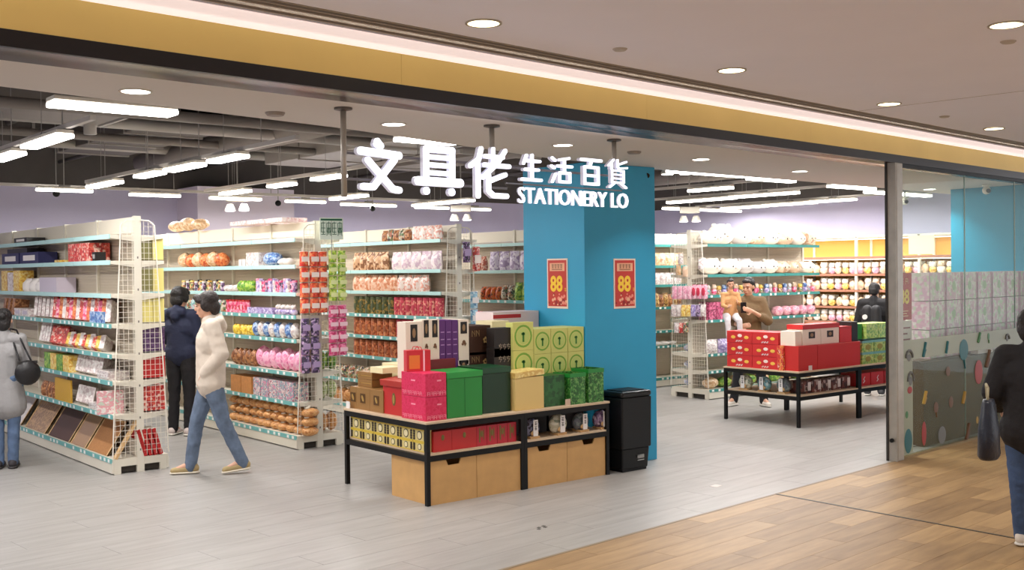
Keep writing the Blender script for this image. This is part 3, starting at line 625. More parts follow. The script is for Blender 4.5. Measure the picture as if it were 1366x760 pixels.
def gondola(label, loc, rz, hd, L, bay, zs, right=True, H=2.4, strip=TEAL, left_n=99, skip=(), guard=True, both=False):
    g = thing('gondola_shelf', label, 'shelving', loc, rz)
    nb = max(1, round(L/bay)); bl = L/nb
    for k in range(nb+1):
        MB().box(-.035, .035, k*bl-(.0 if k else .0), k*bl+.035, 0, H if k < nb else H).build('upright', GOND, g)
    mb = MB()
    for z in [z*.1+.2 for z in range(0, 21, 3)]: mb.box(-.006, .006, -.002, 0, z, z+.02)
    mb.build('upright_slots', mat('slot grey', (120, 112, 104), .6), g)['kind'] = 'stuff'
    for k in range(nb):
        MB().box(-.012, .012, k*bl+.036, (k+1)*bl-.001, .14, H-.16).build('back_panel', BACKM, g)
        MB().box(-.018, .018, k*bl+.037, (k+1)*bl-.002, H-.155, H-.008).build('header_panel', HEADM, g)
    for sd in (-1, 1):
        if sd == 1 and not right: continue
        # plinth: front kick board, end beam and foot
        MB().box(*sorted((sd*hd, sd*(hd-.02))), .0, L, 0.012, .115).build('kick_board', GOND, g)
        MB().box(*sorted((sd*.036, sd*(hd-.021))), 0, .03, .07, .13).box(*sorted((sd*(hd-.021), sd*(hd-.085))), .0, .03, 0, .07).build('end_foot', GOND, g)
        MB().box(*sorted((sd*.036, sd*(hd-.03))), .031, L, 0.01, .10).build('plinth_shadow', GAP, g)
        if guard: wire_panel(hd, H-.03, sd, g)
        full = (sd == -1) or both
        for j, z in enumerate(zs):
            dp = hd if z < .2 else hd-.012
            for k in range(nb if full else 1):
                b = MB().box(*sorted((sd*.019, sd*(dp-.006))), k*bl+.002, (k+1)*bl-.002, z-.03, z).build('shelf', GOND, g)
                if full:
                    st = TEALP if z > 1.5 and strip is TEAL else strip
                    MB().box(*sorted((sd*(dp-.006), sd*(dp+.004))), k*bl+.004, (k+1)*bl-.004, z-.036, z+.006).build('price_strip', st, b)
                    mb = MB(); y = k*bl+.05
                    rnd = random.Random(j*31+k+int(loc[0]*10))
                    while y < (k+1)*bl-.08:
                        mb.box(*sorted((sd*(dp+.004), sd*(dp+.006))), y, y+.045, z-.03, z); y += rnd.choice((.11, .14, .2, .26))
                    if mb.v and z < 1.5: mb.build('price_tickets', TAGM, b)['kind'] = 'stuff'
            if j and z < H-.1: MB().add([(sd*.036, -.004, z-.005), (sd*.036, -.004, z-.06), (sd*(dp-.01), -.004, z-.03), (sd*(dp-.01), -.004, z-.005), (sd*.036, .002, z-.005), (sd*.036, .002, z-.06), (sd*(dp-.01), .002, z-.03), (sd*(dp-.01), .002, z-.005)],
                [(0, 1, 2, 3), (7, 6, 5, 4), (0, 4, 5, 1), (1, 5, 6, 2), (2, 6, 7, 3), (3, 7, 4, 0)]).build('bracket', GOND, g)
    return g
ZA = [.14, .55, .86, 1.11, 1.39, 1.67, 1.98, 2.22]; ZB = [.14, .49, .80, 1.15, 1.40, 1.64, 1.93, 2.21]
ZC = [.14, .47, .79, 1.05, 1.32, 1.61, 1.87, 2.22]; ZD = [.14, .47, .79, 1.11, 1.45, 1.85, 2.21]
ZE = [.14, .40, .64, 1.12, 1.47, 1.76, 2.19]
gondola('leftmost cream gondola stocked with stationery and gift boxes', (3.74, 10.1, 0), 0, .27, 5.1, 1.02, ZA)
gondola('second cream gondola, behind the man in the white jacket, full of snacks', (5.70, 10.2, 0), 0, .28, 5.0, 1.0, ZB)
gondola('third cream gondola with paper bags and canisters, behind the front display table', (7.56, 10.2, 0), 0, .28, 4.0, 1.0, ZC)
gondola('fourth cream gondola, seen in the gap left of the blue pillar', (9.42, 10.4, 0), 0, .28, 4.0, 1.0, ZD)
gondola('cream gondola of plush toys right of the blue pillar, its wire end towards it', (11.8, 10.42, 0), -pi/2, .36, 2.64, .88, ZE, strip=TEALD, right=True, both=True, H=2.4)
gondola('cream gondola just right of the blue pillar, behind the plush gondola', (12.2, 12.06, 0), -pi/2, .36, 2.9, .97, [.14, .64, .88, 1.25, 1.6, 1.9, 2.23], strip=TEALD, right=True, both=True, H=2.42, guard=False)

# lit wall shelving with yellow back
ws = thing('wall_shelving', 'white wall shelving with lit yellow back panels at the far right', 'shelving', (RS-.02, 8.2, 0), 0)
YB = mat('yellow panel', (232, 176, 92), .6)
ZW = [.2, .55, .92, 1.18, 1.46, 1.73, 2.02]
WL = 4.6
for k in range(4): MB().box(-.02, 0, k*WL/4+.02, (k+1)*WL/4-.02, .2, 2.32).build('back_panel', YB, ws)
for k in range(5): MB().box(-.04, 0, k*WL/4-.02, k*WL/4+.02, 0, 2.36).box(-.5, -.46, k*WL/4-.02, k*WL/4+.02, 0, 2.36).build('upright', WHITE, ws)
for z in ZW: b = MB().box(-.5, -.02, .0, WL, z-.03, z).build('shelf', WHITE, ws); MB().box(-.505, -.5, 0, WL, z-.034, z+.004).build('shelf_edge', mat('rose brown edge', (176, 120, 96), .5), b)
MB().box(-.5, .0, 0, WL, 2.34, 2.37).build('top_rail', WHITE, ws)
for z in (2.325, 2.0): MB().box(-.49, -.46, .03, WL-.03, z-.02, z-.005 if z > 2.1 else z-.032+.0).build('led_strip', mat('led strip', (255, 244, 220), .4, emit=2.5), ws)
area('shelf_lamp', (-.3, WL/2, 2.3), .3, WL*.95, 9, (1, .93, .82), ws)

# ---------------------------------------------------------------- product shapes
def m_box(w, d, h, m, m2=None):
    mb = MB().box(-w/2, w/2, -d/2, d/2, 0, h)
    if m2: mb.box(-w*.32, w*.32, -d/2-.001, -d/2, h*.3, h*.75, 1)
    return mb.mesh('product', [m, m2] if m2 else m)
def m_pouch(w, d, h, m, seal=None):
    mb = MB(); nx, nz = 6, 6; vs = []
    for side in (-1, 1):
        for j in range(nz+1):
            v = j/nz
            for i in range(nx+1):
                u = i/nx; bul = (max(0, 4*u*(1-u))**.6)*(min(1, (1-v)*2.6)**.7)*(.35+.65*min(1, v*3+.5))
                vs.append(((u-.5)*w*(1-.06*sin(v*pi)), side*d/2*bul, v*h))
    n = (nx+1)*(nz+1); fs = []
    for s in (0, 1):
        for j in range(nz):
            for i in range(nx):
                a = s*n+j*(nx+1)+i; q = (a, a+1, a+nx+2, a+nx+1); fs.append(q if s == 0 else q[::-1])
    mb.add(vs, fs); mb.box(-w/2, w/2, -.002, .002, h*.94, h*1.0, 1)
    return mb.mesh('product', [m, seal or m], True)
def m_can(r, h, m, m2): r = r*.92; return MB().ell((0, -r*.93, h*.42), (r*.55, r*.12, h*.2), 8, 5, 1).lathe([(r*.96, 0), (r, .01), (r, h*.84)], 12).lathe([(r*1.02, h*.84), (r*1.02, h*.97), (r*.9, h)], 12, mi=1).mesh('product', [m, m2])
def m_plush(w, d, h, m, seed=0, lump=.12): 
    mb = MB().ell((0, 0, h*.5), (w/2, d/2, h*.5), 10, 7, 0, lump=lump, seed=seed)
    return mb.mesh('product', m, True)
def m_toy(w, d, h, m, m2, seed=0):
    w = w*1.12
    mb = MB().ell((0, 0, h*.32), (w*.42, d*.42, h*.32), 9, 6, 0, lump=.1, seed=seed).ell((0, -d*.05, h*.74), (w*.36, d*.36, h*.27), 9, 6, 1)
    mb.ell((-w*.25, 0, h*.93), (w*.12, d*.1, h*.1), 6, 4, 1).ell((w*.25, 0, h*.93), (w*.12, d*.1, h*.1), 6, 4, 1)
    return mb.mesh('product', [m, m2], True)
def m_book(w, d, h, m, m2=None): return MB().box(-w/2, w/2, -d/2, d/2, 0, h).box(-w/2+.001, w/2-.001, -d/2+.004, d/2+.001, .002, h+.0012, 1).mesh('product', [m, m2 or PAGE])
PAGE = mat('page white', (236, 230, 218), .6)
def m_loaf(w, d, h, m, seed=0):
    mb = MB().ell((0, 0, h*.45), (w*.5, d*.5, h*.46), 10, 7, 0, lump=.14, seed=seed); mb.tube((0, -d*.1, h*.82), (0, -d*.16, h*1.04), .012, .035, n=7, mi=1)
    return mb.mesh('product', [m, mat('clear wrap', (236, 226, 208), .2)], True)
class Face:
    """a row frame on one side of a gondola; v is the depth measured in from the shelf edge"""
    def __init__(s, kind, c, origin): s.kind = kind; s.c = c; s.o = origin
    def u(s, x, y): return (ons(x, y, s.c).y if s.kind == 'G' else ont(x, y, s.c).x)
    def pos(s, u, v, z): return (s.c+v, u, z) if s.kind == 'G' else (u, s.c+v, z)
    @property
    def rz(s): return -pi/2 if s.kind == 'G' else 0
FA_ = Face('G', 3.485, 0); FB_ = Face('G', 5.435, 0); FC_ = Face('G', 7.295, 0); FD_ = Face('G', 9.155, 0)
FE_ = Face('T', 10.075, 0); FF_ = Face('T', 11.715, 0)
NUM = [0]
ORD = 'first second third fourth fifth sixth seventh eighth ninth tenth eleventh twelfth thirteenth fourteenth fifteenth sixteenth seventeenth eighteenth nineteenth twentieth'.split()
def which(lab, i, side='left'):
    o_ = ORD[i] if i < 20 else 'number %d' % (i+1)
    for k_ in (' on the ', ' on top ', ', '):
        if k_ in lab: a, b = lab.split(k_, 1); return o_+' '+a+' from '+side+k_+b
    return lab+', '+o_+' from '+side
def fill(F, z, x0, x1, y, n, meshes, name, label, cat, group, dep=.1, lean=0, yaw=0, rows=1, hh=0, jit=.0, back=0, seq=None):
    """n products between two pixel columns on the shelf at height z; meshes alternate"""
    ua, ub = F.u(x0, y), F.u(x1, y); meshes = meshes if isinstance(meshes, list) else [meshes]
    cnt = {}
    for r in range(rows):
        for i in range(n):
            u = ua+(ub-ua)*(i+.5)/n; NUM[0] += 1; rnd = random.Random(NUM[0])
            me = meshes[(i+r) % len(meshes)] if seq is None else meshes[seq[i % len(seq)]]
            o = bpy.data.objects.new(name, me); C.objects.link(o)
            o.location = F.pos(u, .015+dep/2+rnd.uniform(0, jit), z+.0005+r*hh)
            o.rotation_euler = (radians(lean) if lean else 0, radians(rnd.uniform(-2, 2)*jit*20), F.rz+radians(yaw+rnd.uniform(-1, 1)*jit*200))
            lab = label[(i+r) % len(label)] if isinstance(label, list) else label
            grp = group+(' ('+lab.split(' on ')[0]+')' if isinstance(label, list) and len(label) > 1 else '')
            if rows > 1: l2 = lab+', '+['lowest', 'second lowest', 'third lowest', 'fourth lowest', 'fifth lowest'][r]+' of the stack'
            elif n > 1: cnt[lab] = cnt.get(lab, -1)+1; l2 = which(lab, cnt[lab])
            else: l2 = lab
            tag(o, l2, cat, grp)
def W(F, x0, x1, y, n, k=.93): return abs(F.u(x1, y)-F.u(x0, y))/n*k
c = lambda *a: a
def M_(n, *cs, **k): return prt(n, list(cs), **k)
RD = mat('carton red', (192, 40, 40), .45); NAVY = mat('navy card', (42, 44, 92), .5); BLK = mat('black card', (28, 26, 28), .5); WH = mat('white pack', (232, 226, 222), .5)
PNK = M_('pink print', (226, 70, 120), (240, 140, 170), (246, 210, 216), (206, 44, 96)); REDP = M_('red print', (196, 44, 44), (222, 90, 70), (240, 220, 200), (160, 30, 36))
BLUP = M_('blue print', (96, 140, 196), (200, 214, 230), (60, 90, 160)); GRNP = M_('green print', (120, 170, 60), (190, 210, 90), (60, 120, 50)); YLP = M_('yellow print', (236, 200, 90), (244, 226, 160), (210, 150, 50))
LILP = M_('lilac print', (176, 160, 206), (220, 210, 230), (130, 110, 170)); ORNP = M_('orange print', (222, 120, 60), (240, 170, 110), (190, 70, 40)); BRNP = M_('brown print', (150, 96, 60), (206, 150, 100), (110, 64, 40))
MIXP = M_('mixed print', (40, 40, 50), (220, 200, 160), (180, 90, 60), (90, 130, 80), (230, 224, 214)); WHP = M_('white print', (240, 236, 232), (224, 214, 210), (190, 170, 170)); KRAFT = M_('kraft print', (196, 150, 104), (220, 180, 136), (236, 214, 184), scale=32)
TEAP = M_('teal print', (90, 160, 160), (170, 200, 200), (220, 140, 160)); DKP = M_('dark print', (44, 36, 52), (120, 80, 130), (200, 180, 210)); BREAD = M_('bread', (206, 142, 84), (226, 176, 116), (182, 112, 60), kind='NOISE', scale=32)
SL = 'shelf of leftmost gondola'
def o8(k): return ['lowest', 'second lowest', 'third lowest', 'fourth lowest', 'fourth highest', 'third highest', 'second highest', 'top'][k]
# ---- leftmost gondola
F = FA_; y = 310
w_ = W(F, 0, 52, y, 1); fill(F, ZA[7], 2, 50, y, 1, m_box(.5, .2, .06, BLK, WH), 'tray_box', 'black and grey flat box on the top shelf of the leftmost gondola', 'box', 'flat boxes', .2)
fill(F, ZA[6], 0, 50, 340, 2, m_box(W(F, 0, 50, 340, 2), .2, .13, NAVY, WH), 'gift_box', 'navy blue box on the second highest '+SL, 'box', 'navy boxes of the leftmost gondola', .2)
fill(F, ZA[6]+.131, 0, 40, 330, 1, m_box(.8, .18, .05, BLK), 'flat_box', 'black flat box lying on the navy boxes of the leftmost gondola', 'box', 'black lids', .2)
fill(F, ZA[6], 66, 82, 348, 1, m_box(.16, .1, .03, YLP), 'sticky_notes', 'small pale yellow pack left of the red boxes, leftmost gondola', 'pack', 'yellow', .1)
fill(F, ZA[6], 88, 118, 340, 1, m_box(W(F, 88, 118, 340, 1), .2, .045, REDP), 'gift_box', ['red flat box on the leftmost gondola'], 'box', 'stacked red boxes', .2, rows=4, hh=.046)
fill(F, ZA[6], 119, 127, 345, 1, m_box(.09, .1, .09, BLK, GREYM), 'ink_box', 'small black box right of the stacked red boxes', 'box', 'black', .1)
fill(F, ZA[5], 0, 24, 375, 3, [m_box(W(F, 0, 24, 375, 3), .16, .24, YLP), m_box(W(F, 0, 24, 375, 3), .16, .22, WHP)], 'file_box', ['yellow upright pack on the third highest '+SL, 'white upright pack among yellow ones, third highest '+SL], 'pack', 'upright packs', .16)
fill(F, ZA[5], 24, 50, 378, 3, m_pouch(W(F, 24, 50, 378, 3), .14, .15, WH), 'tissue_pack', 'white soft pack on the third highest '+SL, 'pack', 'white soft packs', .15)
fill(F, ZA[5], 50, 74, 378, 1, m_box(W(F, 50, 74, 378, 1), .2, .16, mat('lilac card', (196, 186, 200), .5)), 'storage_box', 'pale lilac box on the third highest '+SL, 'box', 'lilac', .2)
fill(F, ZA[4], 0, 17, 410, 3, m_book(.1, .16, .19, BRNP), 'notebook', 'brown notebook on the fourth highest '+SL, 'notebook', 'brown notebooks', .16, lean=-8)
fill(F, ZA[4], 17, 36, 420, 2, m_box(W(F, 17, 36, 420, 2), .16, .09, WHP, MATS['lilac card']), 'card_box', 'white low box on the fourth highest '+SL, 'box', 'white low boxes', .16)
fill(F, ZA[4], 36, 62, 412, 5, m_book(.035, .17, .21, WHP), 'notebook', 'white leaning notebook on the fourth highest '+SL, 'notebook', 'white leaning notebooks', .17, lean=-14, yaw=50)
fill(F, ZA[4], 62, 136, 412, 16, [m_book(.05, .17, .22, REDP), m_book(.05, .17, .20, PNK), m_book(.05, .17, .23, ORNP), m_book(.05, .17, .21, WHP)], 'notebook', ['red spined notebook on the fourth highest '+SL, 'pink spined notebook on the fourth highest '+SL, 'orange spined notebook on the fourth highest '+SL, 'white spined notebook on the fourth highest '+SL], 'notebook', 'leaning coloured notebooks', .17, lean=-14, yaw=50)
fill(F, ZA[4], 117, 133, 425, 2, m_box(W(F, 117, 133, 425, 2), .04, .11, BLUP), 'flash_card_pack', 'blue printed card pack in front of the red notebooks', 'pack', 'blue card packs', .04)
fill(F, ZA[3], 44, 58, 450, 4, m_book(.03, .2, .22, WHP), 'paper_pad', 'white paper pad standing by the woman in grey', 'pad', 'white pads', .2, lean=-20, yaw=40)
fill(F, ZA[3], 60, 80, 458, 4, m_book(.06, .16, .19, REDP), 'red_envelope_pack', 'red envelope pack on the shelf under the coloured notebooks', 'pack', 'red envelopes', .16, lean=-25, yaw=45)
fill(F, ZA[3], 80, 128, 462, 11, [m_book(.05, .16, .13, YLP), m_book(.05, .16, .14, WHP), m_book(.05, .16, .12, REDP)], 'greeting_card_pack', ['yellow card pack on the fourth lowest '+SL, 'white card pack on the fourth lowest '+SL, 'red card pack on the fourth lowest '+SL], 'pack', 'leaning card packs', .16, lean=-30, yaw=45)
fill(F, ZA[2], 57, 90, 485, 4, [m_box(W(F, 57, 90, 485, 4), .12, .17, GRNP), m_box(W(F, 57, 90, 485, 4), .12, .17, YLP)], 'pencil_box', ['green printed box on the third lowest '+SL, 'yellow printed box on the third lowest '+SL], 'box', 'printed boxes', .12)
fill(F, ZA[2], 92, 126, 488, 9, m_book(.03, .19, .18, WHP), 'booklet', 'white leaning booklet on the third lowest '+SL, 'notebook', 'white booklets', .19, lean=-22, yaw=40)
fill(F, ZA[2], 126, 142, 498, 1, m_box(W(F, 126, 142, 498, 1), .2, .016, WHP), 'paper_stack', 'ream of white paper in the stack by the wire guard', 'paper', 'paper stack', .2, rows=5, hh=.017, jit=.01)
fill(F, ZA[1], 50, 70, 530, 3, m_pouch(W(F, 50, 70, 530, 3), .1, .16, BRNP), 'craft_pack', 'brown craft pack on the second lowest '+SL, 'pack', 'craft packs', .1)
fill(F, ZA[1], 70, 92, 520, 1, m_box(W(F, 70, 92, 520, 1), .02, .23, mat('ochre card', (206, 160, 56), .5)), 'folder', 'ochre yellow folder standing on the second lowest '+SL, 'folder', 'ochre', .03)
fill(F, ZA[1], 93, 114, 528, 6, m_book(.04, .19, .17, WHP), 'photo_frame', 'slim white frame leaning on the second lowest '+SL, 'frame', 'white frames', .19, lean=-24, yaw=40)
fill(F, ZA[1], 114, 138, 545, 1, m_box(W(F, 114, 138, 545, 1), .2, .02, WHP), 'paper_stack', 'flat white pad on the second lowest '+SL, 'paper', 'flat pads', .2, rows=3, hh=.021, jit=.01)
fill(F, ZA[1], 141, 146, 540, 1, m_box(.24, .016, .22, M_('floral print', (240, 232, 228), (230, 150, 160), (190, 210, 190), scale=26, kind='NOISE')), 'floral_board', 'floral printed picture board leaning inside the wire guard', 'picture', 'floral', .02, yaw=82)
fills = [(2, 26, WH, 'white'), (30, 58, M_('wood photo', (196, 160, 120), (150, 120, 96)), 'wood edged'), (60, 90, mat('dark brown card', (84, 60, 52), .5), 'dark brown'), (90, 111, mat('wrapped brown', (176, 140, 104), .2), 'wrapped brown'), (111, 140, mat('cork', (176, 124, 78), .8, var=.1, vscale=60), 'cork')]
for i, (a, b, m, nm) in enumerate(fills):
    wd = W(F, a, b, 580, 1)
    fill(F, ZA[0], a, b, 580, 1, MB().box(-wd/2, wd/2, -.007, .007, 0, .36).box(-wd/2, -wd/2+.02, -.011, .009, 0, .36, 1).box(wd/2-.02, wd/2, -.011, .009, 0, .36, 1).box(-wd/2, wd/2, -.011, .009, .34, .36, 1).mesh('product', [m, mat('raw pine', (216, 178, 126), .55)]), 'framed_board', nm+' framed board leaning back on the bottom '+SL, 'board', nm, .03, lean=-33)
o = MB().box(-.012, .012, -.028, .028, 0, .40).build('pine_plank', mat('raw pine', (216, 178, 126), .55), loc=(3.51, 10.13, .142)); o.rotation_euler = (0, radians(31), 0)
tag(o, 'raw pine plank leaning inside the wire guard at the base of the leftmost gondola', 'plank')
# right half of its end
def endstuff(S, T, z, w, h, n, me, name, label, cat, group, x0=.05, dx=0):
    for i in range(n):
        o = inst(name, me, None, (S+x0+w*(i+.5)+dx*i, T, z+.0005), 0); tag(o, label, cat, group)
me = m_box(.1, .14, .20, mat('olive card', (128, 124, 74), .5)); me2 = m_box(.1, .14, .20, mat('pale yellow card', (226, 214, 130), .5))
for k, z in enumerate((1.98-.01, 1.67)):
    pass
for k, (z, h, nm) in enumerate(((1.99, .21, 'upper'), (1.69, .22, 'middle'), (1.40, .22, 'lower'))):
    for j in range(2):
        m = mat('olive card', (128, 124, 74), .5) if (j == 0 and k < 2) else mat('pale yellow card', (226, 214, 130), .5)
        o = inst('snack_carton', m_box(.105, .2, h, m), None, (3.74+.09+j*.112, 10.22, z)); tag(o, ('olive' if (j == 0 and k < 2) else 'pale yellow')+' carton, '+nm+' row behind right wire guard of the leftmost gondola, '+('inner' if j == 0 else 'outer'), 'carton')
for k, (z, h, m, nm) in enumerate(((1.125, .22, M_('purple check', (70, 40, 84), (110, 80, 120)), 'purple checked'), (.875, .2, RD, 'plain red'), (.565, .23, REDP, 'red printed'))):
    o = inst('gift_carton', m_box(.22, .2, h, m), None, (3.74+.145, 10.22, z)); tag(o, nm+' carton behind the right wire guard of the leftmost gondola', 'carton')
for i in range(4):
    o = inst('red_album', m_book(.035, .2, .26, RD), None, (3.79+i*.05, 10.2, .145)); o.rotation_euler = (0, radians(-16), 0); tag(o, ['first', 'second', 'third', 'fourth'][i]+' red album from left leaning at base behind right wire guard of leftmost gondola', 'album', 'red albums at the gondola base')
# ---- second gondola
SB = 'shelf of second gondola'
F = FB_
for i, (a, b) in enumerate(((236, 252), (250, 268), (266, 284))):
    u = (ons(a, 300, 5.7).y+ons(b, 300, 5.7).y)/2; o = inst('beige_bundle', m_plush(.2, .34, .14+.03*(i == 1), KRAFT, i), None, (5.62, u, 2.401)); tag(o, 'beige wrapped bundle lying on top of the second gondola, '+['farthest', 'middle', 'nearest'][i]+' of three', 'bundle')
for i, (a, b) in enumerate(((330, 352), (352, 378), (380, 402))):
    u = (ons(a, 297, 5.7).y+ons(b, 297, 5.7).y)/2; o = inst('pink_carton', m_box(.3, .38, .045, M_('pale pink print', (240, 214, 214), (226, 180, 180), (250, 240, 236))), None, (5.62, u, 2.401)); tag(o, 'flat pale pink carton on top of the second gondola, '+['farthest', 'middle', 'nearest'][i]+' of three', 'carton')
fill(F, ZB[6], 232, 290, 345, 6, [m_plush(W(F, 232, 290, 345, 6), .18, .19, KRAFT, 5), m_plush(W(F, 232, 290, 345, 6), .18, .17, ORNP, 6)], 'snack_bundle', ['kraft wrapped bundle on the second highest '+SB, 'orange wrapped bundle on the second highest '+SB], 'bundle', 'bundles', .18)
fill(F, ZB[6], 316, 326, 345, 2, m_box(.07, .12, .08, WH), 'small_box', 'small white box left of the blue grey bag on the second gondola', 'box', 'white small boxes', .12)
fill(F, ZB[6], 326, 362, 340, 2, [m_box(W(F, 326, 362, 340, 2), .18, .15, WHP), m_plush(W(F, 326, 362, 340, 2), .2, .15, BLUP, 3)], 'cloth_pack', ['white and blue carton on the second highest '+SB, 'blue grey soft pack on the second highest '+SB], 'pack', 'packs', .18, seq=[0, 1])
fill(F, ZB[6], 366, 380, 348, 2, m_plush(W(F, 366, 380, 348, 2), .14, .08, WH, 2), 'soft_pack', 'white soft pack on the second highest '+SB, 'pack', 'white soft small', .14)
fill(F, ZB[5], 236, 292, 378, 14, [m_can(.028, .13, MIXP, YLP), m_can(.026, .12, DKP, WH), m_can(.028, .14, MIXP, BLK)], 'pen_pot', ['speckled pot on the third highest '+SB, 'dark pot with white lid on the third highest '+SB, 'speckled pot with black lid on the third highest '+SB], 'pot', 'pots', .1, jit=.03)
fill(F, ZB[5], 294, 312, 380, 3, m_plush(.1, .1, .08, WHP, 2), 'clay_pack', 'small white pack before the green toys on the second gondola', 'pack', 'white packs', .1)
fill(F, ZB[5], 312, 332, 376, 4, m_plush(W(F, 312, 332, 376, 4), .12, .13, GRNP, 4), 'green_toy', 'green rounded toy on the third highest '+SB, 'toy', 'green toys', .12)
fill(F, ZB[5], 334, 388, 376, 12, [m_can(.03, .15, LILP, PNK), m_can(.03, .15, WHP, LILP), m_can(.03, .14, PNK, DKP), m_can(.03, .13, DKP, PNK)], 'marker_pot', ['lilac pot with pink lid on the third highest '+SB, 'white pot with lilac lid on the third highest '+SB, 'pink pot on the third highest '+SB, 'dark pot with pink lid on the third highest '+SB], 'pot', 'marker pots', .1, jit=.02)
fill(F, ZB[4], 240, 296, 405, 10, [m_pouch(W(F, 240, 296, 405, 10), .08, .15, TEAP), m_pouch(W(F, 240, 296, 405, 10), .08, .14, MIXP)], 'snack_pouch', ['teal snack pouch on the fourth highest '+SB, 'dark mixed snack pouch on the fourth highest '+SB], 'pouch', 'pouches', .08)
fill(F, ZB[4], 296, 326, 405, 7, m_can(.032, .15, PNK, RD), 'pink_tub', 'bright pink tub on the fourth highest '+SB, 'tub', 'pink tubs', .1)
fill(F, ZB[4], 328, 362, 414, 7, m_box(W(F, 328, 362, 414, 7), .1, .07, LILP), 'lilac_box', 'small lilac box on the fourth highest '+SB, 'box', 'lilac boxes', .1)
fill(F, ZB[4], 362, 388, 410, 4, m_toy(W(F, 362, 388, 410, 4), .1, .11, LILP, WHP), 'small_toy', 'small lilac toy on the fourth highest '+SB, 'toy', 'lilac toys', .1)
fill(F, ZB[3], 306, 332, 440, 6, m_plush(W(F, 306, 332, 440, 6), .1, .12, M_('banana print', (240, 206, 60), (250, 230, 120), (200, 150, 40)), 3), 'yellow_toy', 'yellow soft toy on the fourth lowest '+SB, 'toy', 'yellow toys', .1, jit=.02)
fill(F, ZB[3], 332, 390, 438, 8, [m_plush(W(F, 332, 390, 438, 8), .12, .17, BLUP, 3, .05), m_plush(W(F, 332, 390, 438, 8), .12, .17, WHP, 4, .05)], 'puff_pack', ['blue and white puffed pack on the fourth lowest '+SB, 'white puffed pack on the fourth lowest '+SB], 'pack', 'puffed packs', .12)
fill(F, ZB[2], 304, 334, 482, 5, m_plush(W(F, 304, 334, 482, 5), .14, .19, BRNP, 5), 'brown_toy', 'brown wrapped toy on the third lowest '+SB, 'toy', 'brown toys', .14, jit=.01)
fill(F, ZB[2], 335, 396, 480, 7, [m_plush(W(F, 335, 396, 480, 7), .18, .24, M_('candy pink print', (236, 150, 186), (246, 196, 214), (220, 110, 160), kind='NOISE', scale=20), 8), m_plush(W(F, 335, 396, 480, 7), .18, .21, MATS['candy pink print'], 9)], 'pink_bag', 'candy pink bag on the third lowest '+SB, 'bag', 'candy pink bags', .18, jit=.02)
fill(F, ZB[1], 306, 334, 520, 2, m_box(W(F, 306, 334, 520, 2), .18, .19, mat('tan carton', (196, 134, 76), .6, var=.1)), 'tan_carton', 'tan carton on the second lowest '+SB, 'carton', 'tan cartons', .18)
fill(F, ZB[1], 336, 390, 525, 5, m_box(W(F, 336, 390, 525, 5), .18, .20, M_('pink teal print', (226, 130, 160), (110, 160, 170), (240, 220, 214), (150, 70, 90), kind='NOISE', scale=24)), 'toy_carton', 'pink and teal printed carton on the second lowest '+SB, 'carton', 'toy cartons', .18)
for r in range(3): fill(F, ZB[0]+r*.098, 300, 405, 575-r*14, 11, [m_loaf(W(F, 300, 405, 575, 11), .2, .105, BREAD, r), m_loaf(W(F, 300, 405, 575, 11), .2, .1, BREAD, r+7)], 'bread_bag', 'roll bag on the bottom %s, %s layer' % (SB, ['lowest', 'middle', 'top'][r]), 'bread bag', 'bread bags, %s layer' % ['lowest', 'middle', 'top'][r], .2, jit=.012)
# hanging strips on its wire end
def strip(S, T, x, z0, z1, n, w, mA, mB, label, sgn=1):
    t = thing('hanging_strip', label, 'hanging packs', (S+x, T, z0), 0)
    h = (z1-z0)/n
    for i in range(n):
        pm = MB(); me = m_pouch(w, .07, h*.96, mA, mB); o = inst('packet', me, t, (0, 0, i*h))
        MB().box(-w*.42, w*.42, -.037, -.034, h*.3, h*.62).build('packet_label', mB, o)
    MB().box(-.006, .006, .037, .040, 0, z1-z0+.03).build('hook_tape', mat('clear tape', (220, 216, 206), .3), t)
    return t
S, T = 5.70, 10.2-.06
OR = M_('hot orange print', (224, 74, 50), (240, 120, 70), (200, 40, 40), (246, 170, 110)); GY = M_('lime print', (190, 214, 70), (226, 234, 150), (110, 160, 40)); PK2 = M_('rose print', (214, 70, 120), (240, 150, 180), (180, 40, 90)); PU = M_('night purple print', (50, 38, 66), (120, 90, 140), (30, 24, 40), (220, 190, 220))
CRM = mat('cream label', (244, 226, 216), .5); LIM = mat('lime label', (232, 238, 170), .5); PKL = mat('pale pink label', (246, 204, 214), .5); PUL = mat('lilac label', (176, 150, 190), .5)
for k, x in enumerate((-.20, -.085, .02)): strip(S, T, x, 1.43, 2.08, 4, .105, OR, CRM, 'hanging strip of orange red snack packets, '+['left', 'middle', 'right'][k]+' of three on the second gondola')
for k, x in enumerate((.135, .245)): strip(S, T-.01, x, 1.55, 2.09, 4, .10, GY, LIM, 'hanging strip of lime green snack packets, '+['left', 'right'][k]+' of two on the second gondola')
for k, x in enumerate((.125, .235)): strip(S, T-.02, x, .97, 1.51, 4, .11, PK2, PKL, 'hanging strip of rose pink snack packets, '+['left', 'right'][k]+' of two on the second gondola')
for k, x in enumerate((-.19, -.075)): strip(S, T+.01, x, .80, 1.38, 3, .10, PU, PUL, 'hanging strip of dark purple packets, '+['left', 'right'][k]+' of two on the second gondola')
for i, (z, nm, m) in enumerate(((.81, 'green', GRNP), (.50, 'pale green', M_('pale green print', (200, 214, 160), (230, 226, 190), (150, 170, 100))), (.15, 'brown', BREAD))):
    for j in range(2):
        o = inst('side_pack', m_plush(.11, .2, .2, m, i), None, (S+.09+j*.115, 10.33, z)); tag(o, nm+' pack behind the right wire guard of the second gondola, '+['inner', 'outer'][j]+' one', 'pack')
